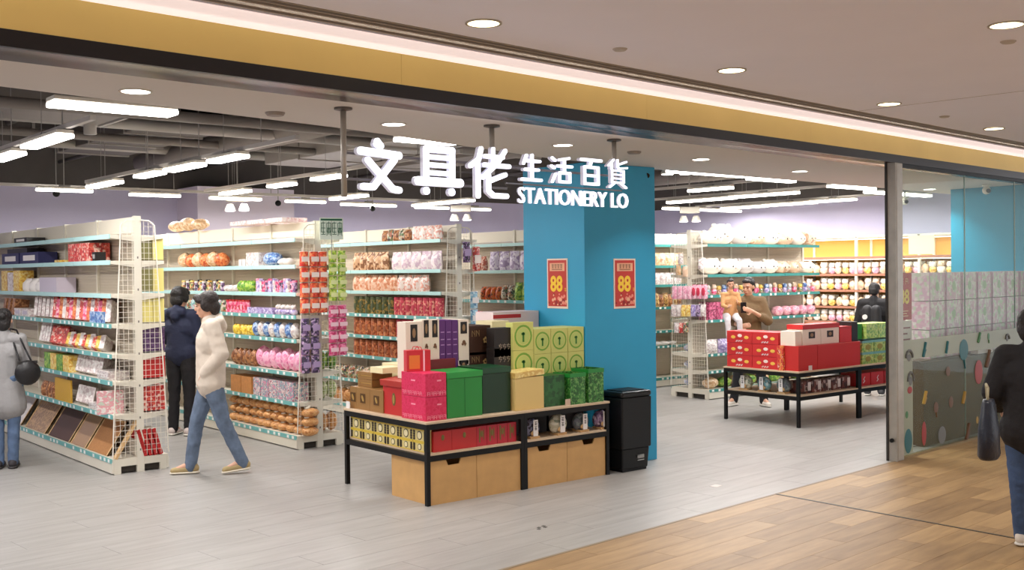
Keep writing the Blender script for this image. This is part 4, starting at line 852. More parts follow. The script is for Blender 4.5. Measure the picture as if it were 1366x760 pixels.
# green and white banner sign on the header
p = ont(441, 305, 10.12); t = thing('promotion_sign', 'small white sign with dark green Chinese characters above the lime packets', 'sign', (p.x, 10.10, p.z), -.15)
MB().box(-.13, .13, 0, .006, -.115, .115).build('sign_card', mat('sign card', (226, 236, 222), .5), t)
MB().box(-.12, .12, -.0015, 0, .085, .105).build('green_bar', mat('sign green', (34, 96, 66), .5), t)
mb = MB()
GL = [[(0, 1), (1, 1)], [(.5, 1.1), (.5, 0)], [(0, .55), (1, .55)], [(.1, .2), (.9, .2)], [(0, 1), (0, .2)], [(1, 1), (1, .2)], [(.3, .5), (0, -.1)], [(.7, .5), (1, -.1)]]
for k in range(4): strokes(mb, GL if k % 2 else GL[:5]+[[(0, 0), (1, 0)]], .044, .12, .006, .002, -.115+k*.062, -.06)
gl_ = mb.build('glyphs', mat('sign green', (34, 96, 66), .5), t); gl_.location = (0, -.002, 0)
MB().tube((0, .003, -.3), (0, .003, .1), .004, n=6).build('sign_rod', GREYM, t)
# ---- third gondola
SCN = 'shelf of third gondola'
F = FC_
fill(F, ZC[7], 505, 543, 312, 5, [m_pouch(W(F, 505, 543, 312, 5), .1, .14, BRNP), m_pouch(W(F, 505, 543, 312, 5), .1, .15, MIXP)], 'coffee_pouch', ['brown pouch on the top '+SCN, 'dark speckled pouch on the top '+SCN], 'pouch', 'pouches', .1)
fill(F, ZC[7], 545, 584, 310, 4, m_pouch(W(F, 545, 584, 310, 4), .1, .17, M_('white red print', (240, 232, 226), (224, 150, 130), (246, 240, 236))), 'white_pouch', 'white and red pouch on the top '+SCN, 'pouch', 'white red pouches', .1)
fill(F, ZC[6], 466, 512, 350, 5, m_pouch(W(F, 466, 512, 350, 5), .12, .23, M_('kraft print b', (214, 170, 128), (236, 204, 170), (120, 70, 40), scale=32)), 'kraft_pouch', 'kraft paper snack pouch on the second highest '+SCN, 'pouch', 'kraft pouches', .12)
fill(F, ZC[6], 517, 583, 350, 5, m_pouch(W(F, 517, 583, 350, 5), .12, .22, M_('cream print', (244, 238, 234), (232, 220, 222), (200, 170, 190), scale=30)), 'white_pouch', 'white snack pouch on the second highest '+SCN, 'pouch', 'white pouches', .12)
fill(F, ZC[5], 466, 524, 380, 7, m_pouch(W(F, 466, 524, 380, 7), .12, .2, M_('peach print', (238, 190, 160), (246, 220, 200), (210, 130, 90), scale=32)), 'peach_pouch', 'peach coloured snack pouch on the third highest '+SCN, 'pouch', 'peach pouches', .12)
fill(F, ZC[5], 525, 566, 380, 4, m_pouch(W(F, 525, 566, 380, 4), .12, .2, MATS['white red print']), 'white_pouch', 'white and red pouch on the third highest '+SCN, 'pouch', 'white red pouches third', .12)
fill(F, ZC[4], 468, 521, 408, 7, m_can(W(F, 468, 521, 408, 7)/2, .22, M_('forest print', (50, 64, 40), (90, 96, 50), (180, 140, 70)), mat('forest lid', (70, 80, 50), .5)), 'canister', 'dark green canister on the fourth highest '+SCN, 'canister', 'dark green canisters', .12)
fill(F, ZC[4], 521, 584, 408, 8, m_can(W(F, 521, 584, 408, 8)/2, .22, M_('crimson print', (170, 36, 60), (210, 70, 90), (236, 180, 150)), mat('crimson lid', (190, 60, 80), .5)), 'canister', 'crimson canister on the fourth highest '+SCN, 'canister', 'crimson canisters', .12)
fill(F, ZC[3], 468, 523, 440, 7, m_can(W(F, 468, 523, 440, 7)/2, .22, M_('amber print', (190, 100, 60), (220, 150, 100), (130, 60, 36)), mat('amber lid', (150, 84, 50), .5)), 'canister', 'amber canister on the fourth lowest '+SCN, 'canister', 'amber canisters', .12)
fill(F, ZC[3], 524, 584, 440, 8, m_can(W(F, 524, 584, 440, 8)/2, .22, MATS['crimson print'], MATS['crimson lid']), 'canister', 'crimson canister on the fourth lowest '+SCN, 'canister', 'crimson canisters below', .12)
fill(F, ZC[2], 468, 525, 468, 7, m_can(W(F, 468, 525, 468, 7)/2, .2, MATS['amber print'], MATS['amber lid']), 'canister', 'amber canister on the third lowest '+SCN, 'canister', 'amber canisters below', .12)
fill(F, ZC[2], 526, 584, 468, 8, m_can(W(F, 526, 584, 468, 8)/2, .2, MATS['crimson print'], MATS['crimson lid']), 'canister', 'crimson canister on the third lowest '+SCN, 'canister', 'crimson canisters lowest', .12)
fill(F, ZC[1], 440, 500, 495, 6, m_pouch(W(F, 440, 500, 495, 6), .12, .17, MIXP), 'snack_pouch', 'speckled pouch on the second lowest '+SCN, 'pouch', 'speckled pouches', .12)
fill(F, ZC[0], 440, 470, 570, 4, m_loaf(W(F, 440, 470, 570, 4), .2, .2, BREAD, 3), 'bread_bag', 'bag of rolls on the bottom '+SCN, 'bread bag', 'bread bags of the third gondola', .2)
for k, (x, z0, z1, n, m, l, nm) in enumerate(((.06, 1.95, 2.2, 1, DKP, PUL, 'dark'), (.2, 1.85, 2.15, 1, REDP, CRM, 'red'), (.16, 1.2, 1.62, 2, M_('aqua print', (130, 180, 200), (210, 226, 230), (80, 120, 160)), WH, 'aqua'))):
    strip(7.56, 10.14, x, z0, z1, n, .11, m, l, nm+' hanging pack on the right wire guard of the third gondola')
# ---- fourth gondola
SDN = 'shelf of fourth gondola'
F = FD_
fill(F, ZD[5], 634, 644, 350, 2, m_pouch(.1, .1, .2, M_('brick print', (190, 90, 70), (230, 200, 180))), 'snack_pouch', 'brick red pouch on the second highest '+SDN, 'pouch', 'brick pouches', .1)
fill(F, ZD[5], 648, 702, 350, 4, m_pouch(W(F, 648, 702, 350, 4), .12, .26, M_('violet white print', (236, 230, 236), (216, 206, 226), (150, 130, 170), scale=30)), 'tissue_bag', 'white and violet pack on the second highest '+SDN, 'pack', 'white violet packs', .12)
fill(F, ZD[4], 637, 664, 390, 4, m_pouch(W(F, 637, 664, 390, 4), .12, .18, M_('vivid orange print', (226, 90, 40), (240, 140, 60), (90, 60, 50))), 'crisp_bag', 'orange crisp bag on the third highest '+SDN, 'bag', 'orange crisp bags', .12)
fill(F, ZD[4], 664, 682, 388, 2, m_pouch(W(F, 664, 682, 388, 2), .12, .2, MIXP), 'crisp_bag', 'dark crisp bag on the third highest '+SDN, 'bag', 'dark crisp bags', .12)
fill(F, ZD[4], 682, 702, 386, 2, m_pouch(W(F, 682, 702, 386, 2), .12, .24, GRNP), 'crisp_bag', 'green crisp bag on the third highest '+SDN, 'bag', 'green crisp bags', .12)
fill(F, ZD[3], 630, 702, 425, 8, [m_pouch(W(F, 630, 702, 425, 8), .12, .18, PNK), m_pouch(W(F, 630, 702, 425, 8), .12, .17, WHP)], 'snack_pouch', ['pink pouch on the fourth lowest '+SDN, 'white pouch on the fourth lowest '+SDN], 'pouch', 'pouches', .12)
# ---- plush gondola
SEN = 'shelf of plush gondola'
F = FE_
PLW = mat('plush white', (244, 236, 226), .9, bump=.4, bscale=40); PLB = M_('plush beige', (226, 190, 160), (244, 222, 200), (196, 150, 116), kind='NOISE', scale=9); PLG = mat('plush grey', (210, 204, 204), .9)
def plush_toy(F, x0, x1, y, z, h, d, m, label, face=True):
    ua, ub = F.u(x0, y), F.u(x1, y); w = abs(ub-ua); p = F.pos((ua+ub)/2, .02+d/2, z)
    t = thing('plush_toy', label, 'plush toy', p, F.rz)
    MB().ell((0, 0, h*.5), (w/2, d/2, h*.5), 14, 10, lump=.05, seed=int(x0)).build('body', m, t, True)
    if face:
        for s in (-1, 1):
            MB().ell((s*w*.12, -d*.47, h*.5), (.012, .008, .014), 8, 6).build('eye', BLK, t, True)
            MB().ell((s*w*.3, 0, h*.9), (w*.1, d*.12, h*.12), 8, 6).build('ear', m, t, True)
        MB().ell((0, -d*.49, h*.4), (w*.05, .012, h*.04), 8, 6).build('muzzle', PLB, t, True)
    return t
for i, (a, b, h, m, nm) in enumerate(((944, 975, .20, PLW, 'white plush pillow at the left end'), (957, 988, .30, PLW, 'tall white plush bag, second from the left'), (985, 1012, .22, PLG, 'grey white plush toy'), (1005, 1030, .22, PLB, 'beige plush toy left of the middle'), (1024, 1048, .22, PLW, 'white plush toy in the middle'), (1044, 1066, .19, PLB, 'beige plush toy right of the middle'), (1064, 1082, .2, PLW, 'white plush toy, second from the right'), (1078, 1097, .22, PLB, 'tan plush bear at the right end'))):
    plush_toy(F, a, b, 312, ZE[6], h, .26, m, nm+' of the top '+SEN)
for i, (a, b, h, m, nm) in enumerate(((945, 972, .24, PLW, 'round white plush pillow, leftmost'), (969, 998, .23, PLW, 'round white plush pillow, second'), (993, 1014, .23, PLG, 'grey white plush pillow, third'), (1010, 1030, .19, PLG, 'small grey plush toy, fourth'), (1027, 1046, .22, PLW, 'white plush toy, fifth'), (1042, 1062, .19, PLB, 'beige plush toy, sixth'), (1059, 1078, .19, PLB, 'tan plush toy, seventh'), (1075, 1096, .18, PLW, 'cream plush toy, eighth'))):
    plush_toy(F, a, b, 350, ZE[5], h, .28, m, nm+' on the second highest '+SEN)
TOYS = [m_toy(.09, .1, .14, TEAP, WHP, 1), m_toy(.09, .1, .15, PNK, PLB, 2), m_toy(.09, .1, .13, MIXP, YLP, 3), m_toy(.09, .1, .14, LILP, BLUP, 4)]
fill(F, ZE[4], 947, 1093, 385, 22, TOYS, 'figurine', ['teal figurine on the third highest '+SEN, 'pink figurine on the third highest '+SEN, 'speckled figurine on the third highest '+SEN, 'lilac figurine on the third highest '+SEN], 'figurine', 'figurines', .1, jit=.03)
fill(F, ZE[3], 947, 975, 415, 3, m_box(W(F, 947, 975, 415, 3), .2, .25, M_('berry print', (190, 70, 110), (226, 130, 160), (120, 40, 70))), 'doll_box', 'berry pink doll box on the fourth highest '+SEN, 'box', 'berry doll boxes', .2)
fill(F, ZE[3], 1040, 1093, 415, 5, m_plush(W(F, 1040, 1093, 415, 5), .2, .15, M_('rose plush print', (236, 170, 186), (246, 210, 214), (220, 130, 160)), 3), 'pink_plush', 'pale rose plush pack on the fourth highest '+SEN, 'plush toy', 'pale rose plush packs', .2)
fill(F, ZE[2], 947, 1093, 465, 10, [m_pouch(W(F, 947, 1093, 465, 10), .14, .2, WHP), m_pouch(W(F, 947, 1093, 465, 10), .14, .2, LILP)], 'soft_pack', ['white soft pack on the third lowest '+SEN, 'lilac soft pack on the third lowest '+SEN], 'pack', 'soft packs', .14)
fill(F, ZE[0], 947, 1093, 520, 9, [m_plush(W(F, 947, 1093, 520, 9), .2, .16, KRAFT, 2), m_plush(W(F, 947, 1093, 520, 9), .2, .15, GRNP, 3)], 'base_bundle', ['tan bundle on the bottom '+SEN, 'green bundle on the bottom '+SEN], 'bundle', 'bundles', .2)
# hanging items at its wire end (facing the blue pillar, normal towards -x)
def hang_E(x, y, w, h, m, m2, label, round_=False):
    p = ons(x, y, 11.74); t = thing('hanging_pack', label, 'hanging pack', p, -pi/2)
    me = m_pouch(w, .06, h, m, m2); inst('packet', me, t, (0, 0, -h/2))
    if round_: MB().ell((0, -.032, 0), (w*.34, .008, h*.3), 12, 8).build('print_disc', m2, t, True)
    MB().tube((0, .0, h/2-.01), (0, .045, h/2+.02), .003, n=5).build('hook', WIRE, t)
LP = M_('light pink print', (240, 176, 196), (248, 214, 222), (226, 140, 170)); 
for i, x in enumerate((900, 907, 914, 920)): hang_E(x, 390, .10, .19, LP, WH, 'light pink hanging pack, '+['first', 'second', 'third', 'fourth'][i]+' in the row on the plush gondola end')
for i, x in enumerate((927, 933, 940)): hang_E(x, 389, .10, .20, LP, mat('ruby', (206, 50, 80), .4), 'pink hanging pack with ruby disc, '+['left', 'middle', 'right'][i]+' on the plush gondola end', True)
for i, (x, m, nm) in enumerate(((899, WHP, 'white'), (906, WHP, 'white and cream'), (912, YLP, 'yellow'), (918, YLP, 'pale yellow'), (925, LILP, 'lilac'), (932, DKP, 'purple'), (938, WHP, 'white and lilac'))): hang_E(x, 414, .11, .17, m, WH, nm+' hanging pack in the second row on the plush gondola end, '+['first', 'second', 'third', 'fourth', 'fifth', 'sixth', 'seventh'][i])
for i, (x, y_, m, nm) in enumerate(((903, 437, WHP, 'white'), (909, 437, REDP, 'red'), (915, 436, MIXP, 'brown'), (905, 360, KRAFT, 'kraft'), (914, 362, PLB, 'beige'), (935, 352, WHP, 'white upper'), (908, 345, WHP, 'pale upper'))): hang_E(x, y_, .1, .15, m, WH, nm+' hanging pack on the wire end of the plush gondola')
for i, (z, w_) in enumerate(((.64, .2), (.40, .22), (.145, .24))):
    o = inst('blue_bundle', m_plush(.3, .22, .13, M_('periwinkle print', (130, 140, 190), (190, 196, 220), (240, 240, 244)), i), None, (12.02, 10.56, z)); tag(o, 'periwinkle blue bundle inside the plush gondola end, '+['upper', 'middle', 'lower'][i]+' one', 'bundle')
# ---- gondola behind (just right of pillar)
F = FF_
fill(F, 1.9, 876, 912, 345, 5, [m_pouch(.14, .1, .2, KRAFT), m_pouch(.14, .1, .2, PLB)], 'kraft_pouch', ['kraft pouch just right of the blue pillar, upper row', 'beige pouch just right of the blue pillar, upper row'], 'pouch', 'upper pouches by the pillar', .1)
fill(F, 1.6, 876, 912, 370, 5, m_pouch(.13, .1, .19, WHP), 'white_pouch', 'white pouch just right of the blue pillar, second row', 'pouch', 'second row by the pillar', .1)
fill(F, 1.25, 876, 912, 405, 6, [m_pouch(.12, .1, .22, M_('gold brown print', (196, 150, 80), (230, 200, 140), (120, 80, 40))), m_pouch(.12, .1, .2, BRNP)], 'snack_pouch', ['golden pouch just right of the blue pillar, third row', 'brown pouch just right of the blue pillar, third row'], 'pouch', 'third row by the pillar', .1)
fill(F, .64, 876, 905, 460, 3, m_plush(.2, .14, .07, WH, 3), 'flat_pack', 'white flat pack just right of the blue pillar, low shelf', 'pack', 'low white packs by the pillar', .14)
# ---- lit wall shelving
F = Face('G', RS-.52, 0)
TW = [m_toy(.15, .13, .20, PLW, PLB, 1), m_toy(.15, .13, .20, PLB, PLW, 2), m_toy(.14, .13, .19, LP, PLW, 3), m_plush(.13, .12, .16, M_('cream toy print', (248, 232, 206), (240, 200, 160), (226, 160, 140), kind='NOISE', scale=16), 4), m_toy(.14, .12, .19, YLP, PLW, 5)]
cntw = {}
for r, (z, yy) in enumerate(((1.73, 358), (1.46, 378), (1.18, 402), (.92, 425))):
    rn = ['top', 'second', 'third', 'fourth'][r]
    ua, ub = 8.35, 12.7
    for row in range(2):
        for i in range(30):
            NUM[0] += 1; rnd = random.Random(NUM[0]); k = rnd.randrange(5)
            nm = ['white', 'beige', 'pink', 'patterned', 'yellow'][k]
            o = inst('keyring_toy', TW[k], None, (F.c+.08+row*.16, ua+(ub-ua)*(i+.5)/30+rnd.uniform(-.02, .02), z+.001), -pi/2+rnd.uniform(-.4, .4))
            cntw[nm, r, row] = cntw.get((nm, r, row), -1)+1; tag(o, which(nm+' plush toy, '+['front', 'back'][row]+' file, '+rn+' row of lit wall shelving', cntw[nm, r, row], 'right'), 'plush toy', 'small %s plush toys, %s row %s' % (nm, rn, ['front', 'back'][row]))
o = MB().box(-.22, .22, 0, .012, 0, .3).build('blank_panel', mat('pale peach card', (246, 220, 190), .5), loc=(RS-.53, 9.3, 2.04), rz=-pi/2)
tag(o, 'pale peach blank card propped on the yellow lit header behind the glass', 'card')

# ================================================================== DISPLAY TABLES
def table(label, S, T, L, D, H, zsh, mods, crates, bthick=.018):
    t = thing('display_table', label, 'table', (S, T, 0)); w = .035
    MB().box(-.005, L+.005, -.005, D+.005, H-bthick, H).build('tabletop', BOARD, t, bevel=.002)
    xs = [0]
    for k in range(1, mods): xs += [L*k/mods-w, L*k/mods+.001]
    xs += [L-w]
    for x in xs:
        for y in (0, D-w): MB().box(x, x+w-.001, y, y+w, 0, H-bthick).build('leg', BLACKM, t)
    for k in range(mods):
        a, b = L*k/mods+w, L*(k+1)/mods-w-.001
        for z in (H-bthick, zsh-.015):
            for y in (0, D-w): MB().box(a, b, y, y+w, z-.045, z).build('rail', BLACKM, t)
            for x in (a-w, b): MB().box(x, x+w-.001, w, D-w, z-.045, z).build('side_rail', BLACKM, t)
        MB().box(L*k/mods+.002, L*(k+1)/mods-.002, -.002, D+.002, zsh-.015, zsh).build('lower_shelf', BOARD, t) if 0 else MB().box(a, b, .001, D-.001, zsh-.0149, zsh).build('lower_shelf', BOARD, t)
    return t
T1 = (4.87, 7.03, 2.0, 1.26, .663, .41)
table('long display table with black steel frame and pale top in front of the blue pillar', *T1, 2, 0)
def crate(x0, x1, y0, y1, h, notch, label):
    t = thing('plywood_crate', label, 'crate', (x0, y0, 0)); w, d = x1-x0, y1-y0; k = .012
    if notch is not None:
        c_ = notch*w; a, b = .075, .055
        pr = [(0, 0), (w, 0), (w, h), (c_+a, h), (c_+b, h-.045), (c_-b, h-.045), (c_-a, h), (0, h)]
    else: pr = [(0, 0), (w, 0), (w, h), (0, h)]
    n = len(pr); MB().add([(x, 0, z) for x, z in pr]+[(x, k, z) for x, z in pr], [tuple(range(n)), tuple(range(2*n-1, n-1, -1))]+[((i+1) % n, i, n+i, n+(i+1) % n) for i in range(n)]).build('front_board', PLY, t)
    MB().box(0, k, k, d, 0, h).build('side_board', PLY, t); MB().box(w-k, w, k, d, 0, h).build('side_board', PLY, t)
    MB().box(k, w-k, d-k, d, 0, h).build('back_board', PLY, t); MB().box(k, w-k, k, d-k, .006, .018).build('bottom_board', PLY, t)
for a, b, nt_, nm in ((4.91, 5.37, .5, 'leftmost, with notch, at the table corner'), (5.375, 5.835, None, 'second, without a notch'), (5.91, 6.365, .42, 'third, with notch, right module'), (6.37, 6.83, .55, 'rightmost, with notch, next to the black bin')):
    crate(a, b, 7.045, 7.60, .345, nt_, 'plywood crate under the front display table, '+nm)
TOP = T1[4]+.0005
GB = mat('gold brown card', (156, 116, 66), .4, .2); GBD = mat('dark gold', (96, 66, 32), .4, .3); MAG = M_('magenta print', (214, 30, 80), (222, 50, 96), (206, 26, 70), kind='NOISE', scale=30); MAGL = mat('magenta lettering', (244, 150, 170), .5)
GRB = mat('bright green card', (34, 134, 52), .4); GRD = mat('deep green card', (12, 50, 28), .4); CREAM = mat('cream card', (222, 192, 122), .45)
CRT = mat('carton cream', (238, 222, 204), .5); PUR = mat('purple card', (92, 38, 110), .45); PURL = mat('purple foil', (176, 130, 186), .35); CHO = mat('chocolate card', (62, 36, 24), .5); CHB = mat('black brown card', (30, 22, 20), .5); LEAF = mat('pale lime card', (206, 206, 116), .5); LEAFG = mat('leaf green ink', (120, 170, 60), .5); LEAFD = mat('dark leaf ink', (50, 120, 40), .5)
def carton(label, x0, x1, y0, y1, z0, h, m, cat='box', name='gift_box', group=None):
    t = thing(name, label, cat, ((x0+x1)/2, (y0+y1)/2, z0), 0, group); t['w'] = x1-x0; w, d = (x1-x0)/2-.001, (y1-y0)/2-.001
    MB().box(-w, w, -d, d, 0, h-.0008).build('box_body', m, t, bevel=.0015); return t, w, d
# gold brown boxes on the left end
for k, (a, b) in enumerate(((457.5, 475), (475, 493), (493, 511))):
    u1, u0 = ons(a, 530, 4.92).y, ons(b, 530, 4.92).y
    t, w, d = carton('gold brown gift box with tilted square emblem, %s of three on the left table edge' % ['farthest', 'middle', 'nearest'][k], 4.92, 5.10, min(u0, u1), min(8.27, max(u0, u1)), TOP, .19, GB)
    e = MB().box(-.002, 0, -.04, .04, -.04, .04).build('emblem_plate', GBD, t, loc=(-w-.001, 0, .1)); 
    e = MB().ell((0, 0, 0), (.003, .016, .03), 10, 6).build('emblem', mat('gold foil', (214, 176, 100), .3, .7), t, loc=(-w-.003, 0, .1)); e.rotation_euler = (radians(-30), 0, 0)
for r in range(2):
    for k, (a, b) in enumerate(((475, 494), (494, 513))):
        u1, u0 = ons(a, 500, 5.11).y, ons(b, 500, 5.11).y
        z = TOP+.191+r*.066
        t, w, d = carton('flat gold brown box behind the emblem boxes, %s row, %s' % (['lower', 'upper'][r], ['left', 'right'][k]), 4.98, 5.19, min(u0, u1)+.0, min(8.2, max(u0, u1)), z, .064, GB)
        MB().box(-w-.0015, -w, -d*.9, d*.9, .028, .034).build('foil_line', mat('gold foil', (214, 176, 100), .3, .7), t)
# filler stock in the middle of the table that carries the upper rows
def plain(label, x0, x1, y0, y1, z0, h, m, **k): return carton(label, x0, x1, y0, y1, z0, h, m, **k)
plain('brown shipping carton in the middle of the front table, under the white tall boxes', 5.30, 5.66, 7.46, 7.86, TOP, .30, mat('shipping card', (170, 130, 86), .7), name='carton', cat='carton')
# red box with raised lid
u1, u0 = ons(511, 540, 4.93).y, ons(540, 540, 4.93).y
t, w, d = carton('red gift box with open raised lid and green gold emblem at the left table end', 4.93, 5.17, u0, u1, TOP, .25, RD)
MB().box(-w-.004, w+.004, -d-.004, d+.004, .25, .30).build('lid', mat('lid red', (176, 46, 36), .45), t, bevel=.002).rotation_euler = (0, radians(-5), 0)
MB().box(-w-.006, -w-.004, -d, d, .262, .285).build('lid_band', GB, t)
MB().ell((-w-.001, 0, .13), (.003, .028, .055), 12, 8).build('emblem', mat('olive foil', (120, 110, 60), .35, .5), t)
MB().ell((-w-.003, 0, .13), (.003, .016, .036), 12, 8).build('emblem_centre', mat('gold foil', (214, 176, 100), .3, .7), t)
# magenta boxes at the corner: two stacked, two wide
for r in range(2):
    t, w, d = carton('magenta printed gift box at the table corner, %s of two' % ['lower', 'upper'][r], 4.895, 5.10, 7.075, u0-.005 if u0 < 7.44 else 7.42, TOP+r*.19, .188, MAG)
    mb = MB(); x = -w+.02
    GLY = [[(0, 0), (0, 1)], [(0, 1), (1, .9)], [(0, .5), (.8, .5)], [(1, 0), (1, .9)]]
    for k in range(6): strokes(mb, GLY[k % 2:], .022, .028, .0035, .002, x, .012); x += .031
    mb.build('lettering', MAGL, t).location = (0, -d-.001, 0)
    mb = MB(); x = -d+.015
    for k in range(8): strokes(mb, GLY[(k+1) % 2:], .022, .028, .0035, .002, x, .012); x += .036
    o = mb.build('side_lettering', MAGL, t); o.location = (-w-.001, 0, 0); o.rotation_euler = (0, 0, -pi/2)
    mb = MB().box(w*.1, w*.5, -.001, 0, .12, .132); mb.build('small_mark', MAGL, t).location = (0, -d-.001, 0)
    o = MB().box(-.03, .03, -.001, 0, .12, .132).build('side_mark', MAGL, t); o.location = (-w-.001, 0, 0); o.rotation_euler = (0, 0, -pi/2)
def lid_box(label, x0, x1, y0, y1, h, m, ml, lh=.05, tilt=0, z0=TOP):
    t, w, d = carton(label, x0, x1, y0, y1, z0, h-lh, m)
    o = MB().box(-w-.005, w+.005, -d-.005, d+.005, 0, lh).build('lid', ml, t, bevel=.003); o.location = (0, 0, h-lh); o.rotation_euler = (radians(tilt*.3), radians(tilt), 0); return t, w, d
t, w, d = lid_box('bright green gift box with lid beside the magenta boxes', 5.115, 5.475, 7.09, 7.42, .37, GRB, mat('green lid', (40, 146, 60), .4))
MB().box(-.0015, .0015, -d-.002, -d, .0, .32).build('ribbon_seam', mat('green seam', (24, 104, 40), .4), t)
lid_box('very dark green gift box between the bright green box and the cream box', 5.50, 5.80, 7.12, 7.46, .38, GRD, mat('dark green lid', (18, 66, 38), .4))
t, w, d = lid_box('cream gift box with tilted checked lid in the middle of the front row', 5.81, 6.13, 7.07, 7.29, .33, CREAM, M_('gingham print', (230, 200, 120), (214, 172, 90), (240, 220, 150), scale=40), tilt=-3)
# green boxes and glittering open baskets
GLIT = M_('green glitter', (30, 96, 30), (60, 130, 50), (20, 70, 24), (120, 170, 90), scale=60)
t, w, d = carton('dark green glitter box behind the price card, right of the cream box', 6.145, 6.40, 7.10, 7.295, TOP, .27, M_('green foil print', (28, 86, 34), (40, 104, 44), (20, 66, 26), scale=26))
for k, (a, b, h) in enumerate(((6.415, 6.62, .275), (6.635, 6.845, .30))):
    t = thing('green_basket', 'open green glittery gift basket, '+['left', 'right'][k]+' of two at the right table end', 'basket', ((a+b)/2, 7.17, TOP))
    w = (b-a)/2-.012; d = .11; tp = .012
    MB().box(-w, w, -d, -d+.006, .006, h, taper=0).build('front_panel', GLIT, t); MB().box(-w, w, d-.006, d, .006, h).build('back_panel', GLIT, t)
    MB().box(-w, -w+.006, -d+.006, d-.006, .006, h).build('side_panel', GLIT, t); MB().box(w-.006, w, -d+.006, d-.006, .006, h).build('side_panel', GLIT, t); MB().box(-w, w, -d, d, 0, .006).build('bottom_panel', GLIT, t)
    MB().box(-w-.004, w+.004, -d-.004, -d, h-.035, h).box(-w-.004, w+.004, d, d+.004, h-.035, h).box(-w-.004, -w, -d, d, h-.035, h).box(w, w+.004, -d, d, h-.035, h).build('rim_band', GRB, t)
p = ont(758, 544, 7.06); t = thing('price_card', 'small pale price card leaning before the left green basket', 'card', (p.x, 7.06, TOP))
MB().box(-.032, .032, 0, .004, 0, .055).build('card_face', mat('card beige', (206, 180, 160), .5), t); MB().box(-.01, .01, .004, .02, 0, .03).build('card_stand', WH, t)
p = ons(459, 543, 4.9); t = thing('price_card', 'small white price card at the far left corner of the front table', 'card', (4.885, 8.25, TOP), -pi/2)
MB().box(-.03, .03, 0, .004, 0, .06).build('card_face', WH, t); MB().box(-.01, .01, .004, .02, 0, .03).build('card_stand', WH, t)
# upper row: risers behind the front row then tall boxes
Z2 = TOP+.3005
def tall(label, px0, px1, ytop, T, dep, z0, m, name='tall_box', T2=None):
    a, b = ont(px0, ytop, T), ont(px1, ytop, T); h = (a.z+b.z)/2-z0
    return carton(label, a.x, b.x, T, T+dep, z0, h, m, name=name)+(h,)
def seal(t, w, d, h, zf=.8, ww=.5, hh=.16):
    MB().box(-w*ww, w*ww, -d-.0015, -d, h*(zf-hh/2), h*(zf+hh/2)).build('black_label', CHB, t)
    MB().ell((0, -d-.002, h*zf), (w*ww*.5, .001, h*hh*.3), 8, 5).build('label_emblem', mat('label gold', (150, 116, 80), .4), t)
def mush(t, w, d, z, k=1):
    mb = MB(); mb.ell((0, -d-.002, z), (w*.42*k, .0015, .022*k), 10, 6); mb.ell((-w*.3*k, -d-.002, z-.02*k), (w*.3*k, .0015, .014*k), 8, 5); mb.ell((w*.32*k, -d-.002, z-.018*k), (w*.28*k, .0015, .016*k), 8, 5); mb.tube((-w*.1, -d-.0025, z+.02*k), (w*.25, -d-.0025, z-.04*k), .004, n=5)
    mb.build('mushroom_print', mat('mushroom brown', (120, 84, 60), .5), t)
Tm = 7.50
plain('dark red carton under the purple boxes, behind the green gift box', 5.40, 5.72, 7.47, 7.88, TOP, .30, mat('burgundy card', (110, 22, 32), .5)) if 0 else None
for nm, a, b, y, zf in (('widest, at the left', 541, 563, 429, .8), ('narrow, second', 563, 574, 426, .84), ('narrow, third', 574, 586, 426, .84)):
    t, w, d, h = tall('cream tall box with black seal, front table, '+nm, a, b, y, Tm, .13, Z2, CRT)
    seal(t, w, d, h, zf, .42 if 'wid' in nm else .6, .3); mush(t, w, d, h*.42 if 'wid' in nm else h*.55, 1.4 if 'wid' in nm else .7)
for k in range(3):
    t, w, d, h = tall('tall purple box with foil pattern, '+['left', 'middle', 'right'][k]+' of three', 586+k*8.4, 594.2+k*8.4, 426.5, Tm, .3, TOP, PUR)
    mb = MB()
    for z in (.86, .78, .72, .62, .36, .3): mb.box(-w*.6, w*.6, -d-.001, -d, h*z, h*z+.008)
    mb.build('foil_pattern', PURL, t)
for r, (y0_, zz, hh) in enumerate(((0, TOP, .38), (0, TOP+.381, 0))):
    t, w, d, h = tall('cream box with black seal right of the purple boxes, '+['lower', 'upper'][r]+' one', 611.5, 625.5, 426 if r else 480, Tm, .3, zz, CRT)
    seal(t, w, d, h, .82 if r else .9, .62, .26 if r else .16); mush(t, w, d, h*(.5 if r else .7), .8)
for r in range(2):
    t, w, d, h = tall('chocolate brown box with gold flower print, '+['lower', 'upper'][r]+' one', 626, 654.5, 434 if r else 469, Tm, .32, TOP+.0 if not r else TOP+.455, CHO)
    mb = MB(); gz = h-.07 if not r else h*.72
    for k, xx in enumerate((-w*.75, -w*.35)): strokes(mb, [[(0, 0), (0, 1)], [(0, 1), (1, .2)], [(1, 0), (1, 1)]], .03, .05, .004, .002, xx, gz-.02)
    mb.build('gold_lettering', mat('faded gold', (150, 122, 84), .4), t).location = (0, -d-.001, 0)
    mb = MB()
    for k in range(5): a = 2*pi*k/5+.3; mb.ell((w*.5+.018*cos(a), -d-.002, h*.5+.018*sin(a)) if r else (w*.5+.018*cos(a), -d-.002, h-.09+.018*sin(a)), (.012, .0015, .012), 7, 4)
    mb.build('flower_print', mat('blossom gold', (206, 170, 110), .4), t)
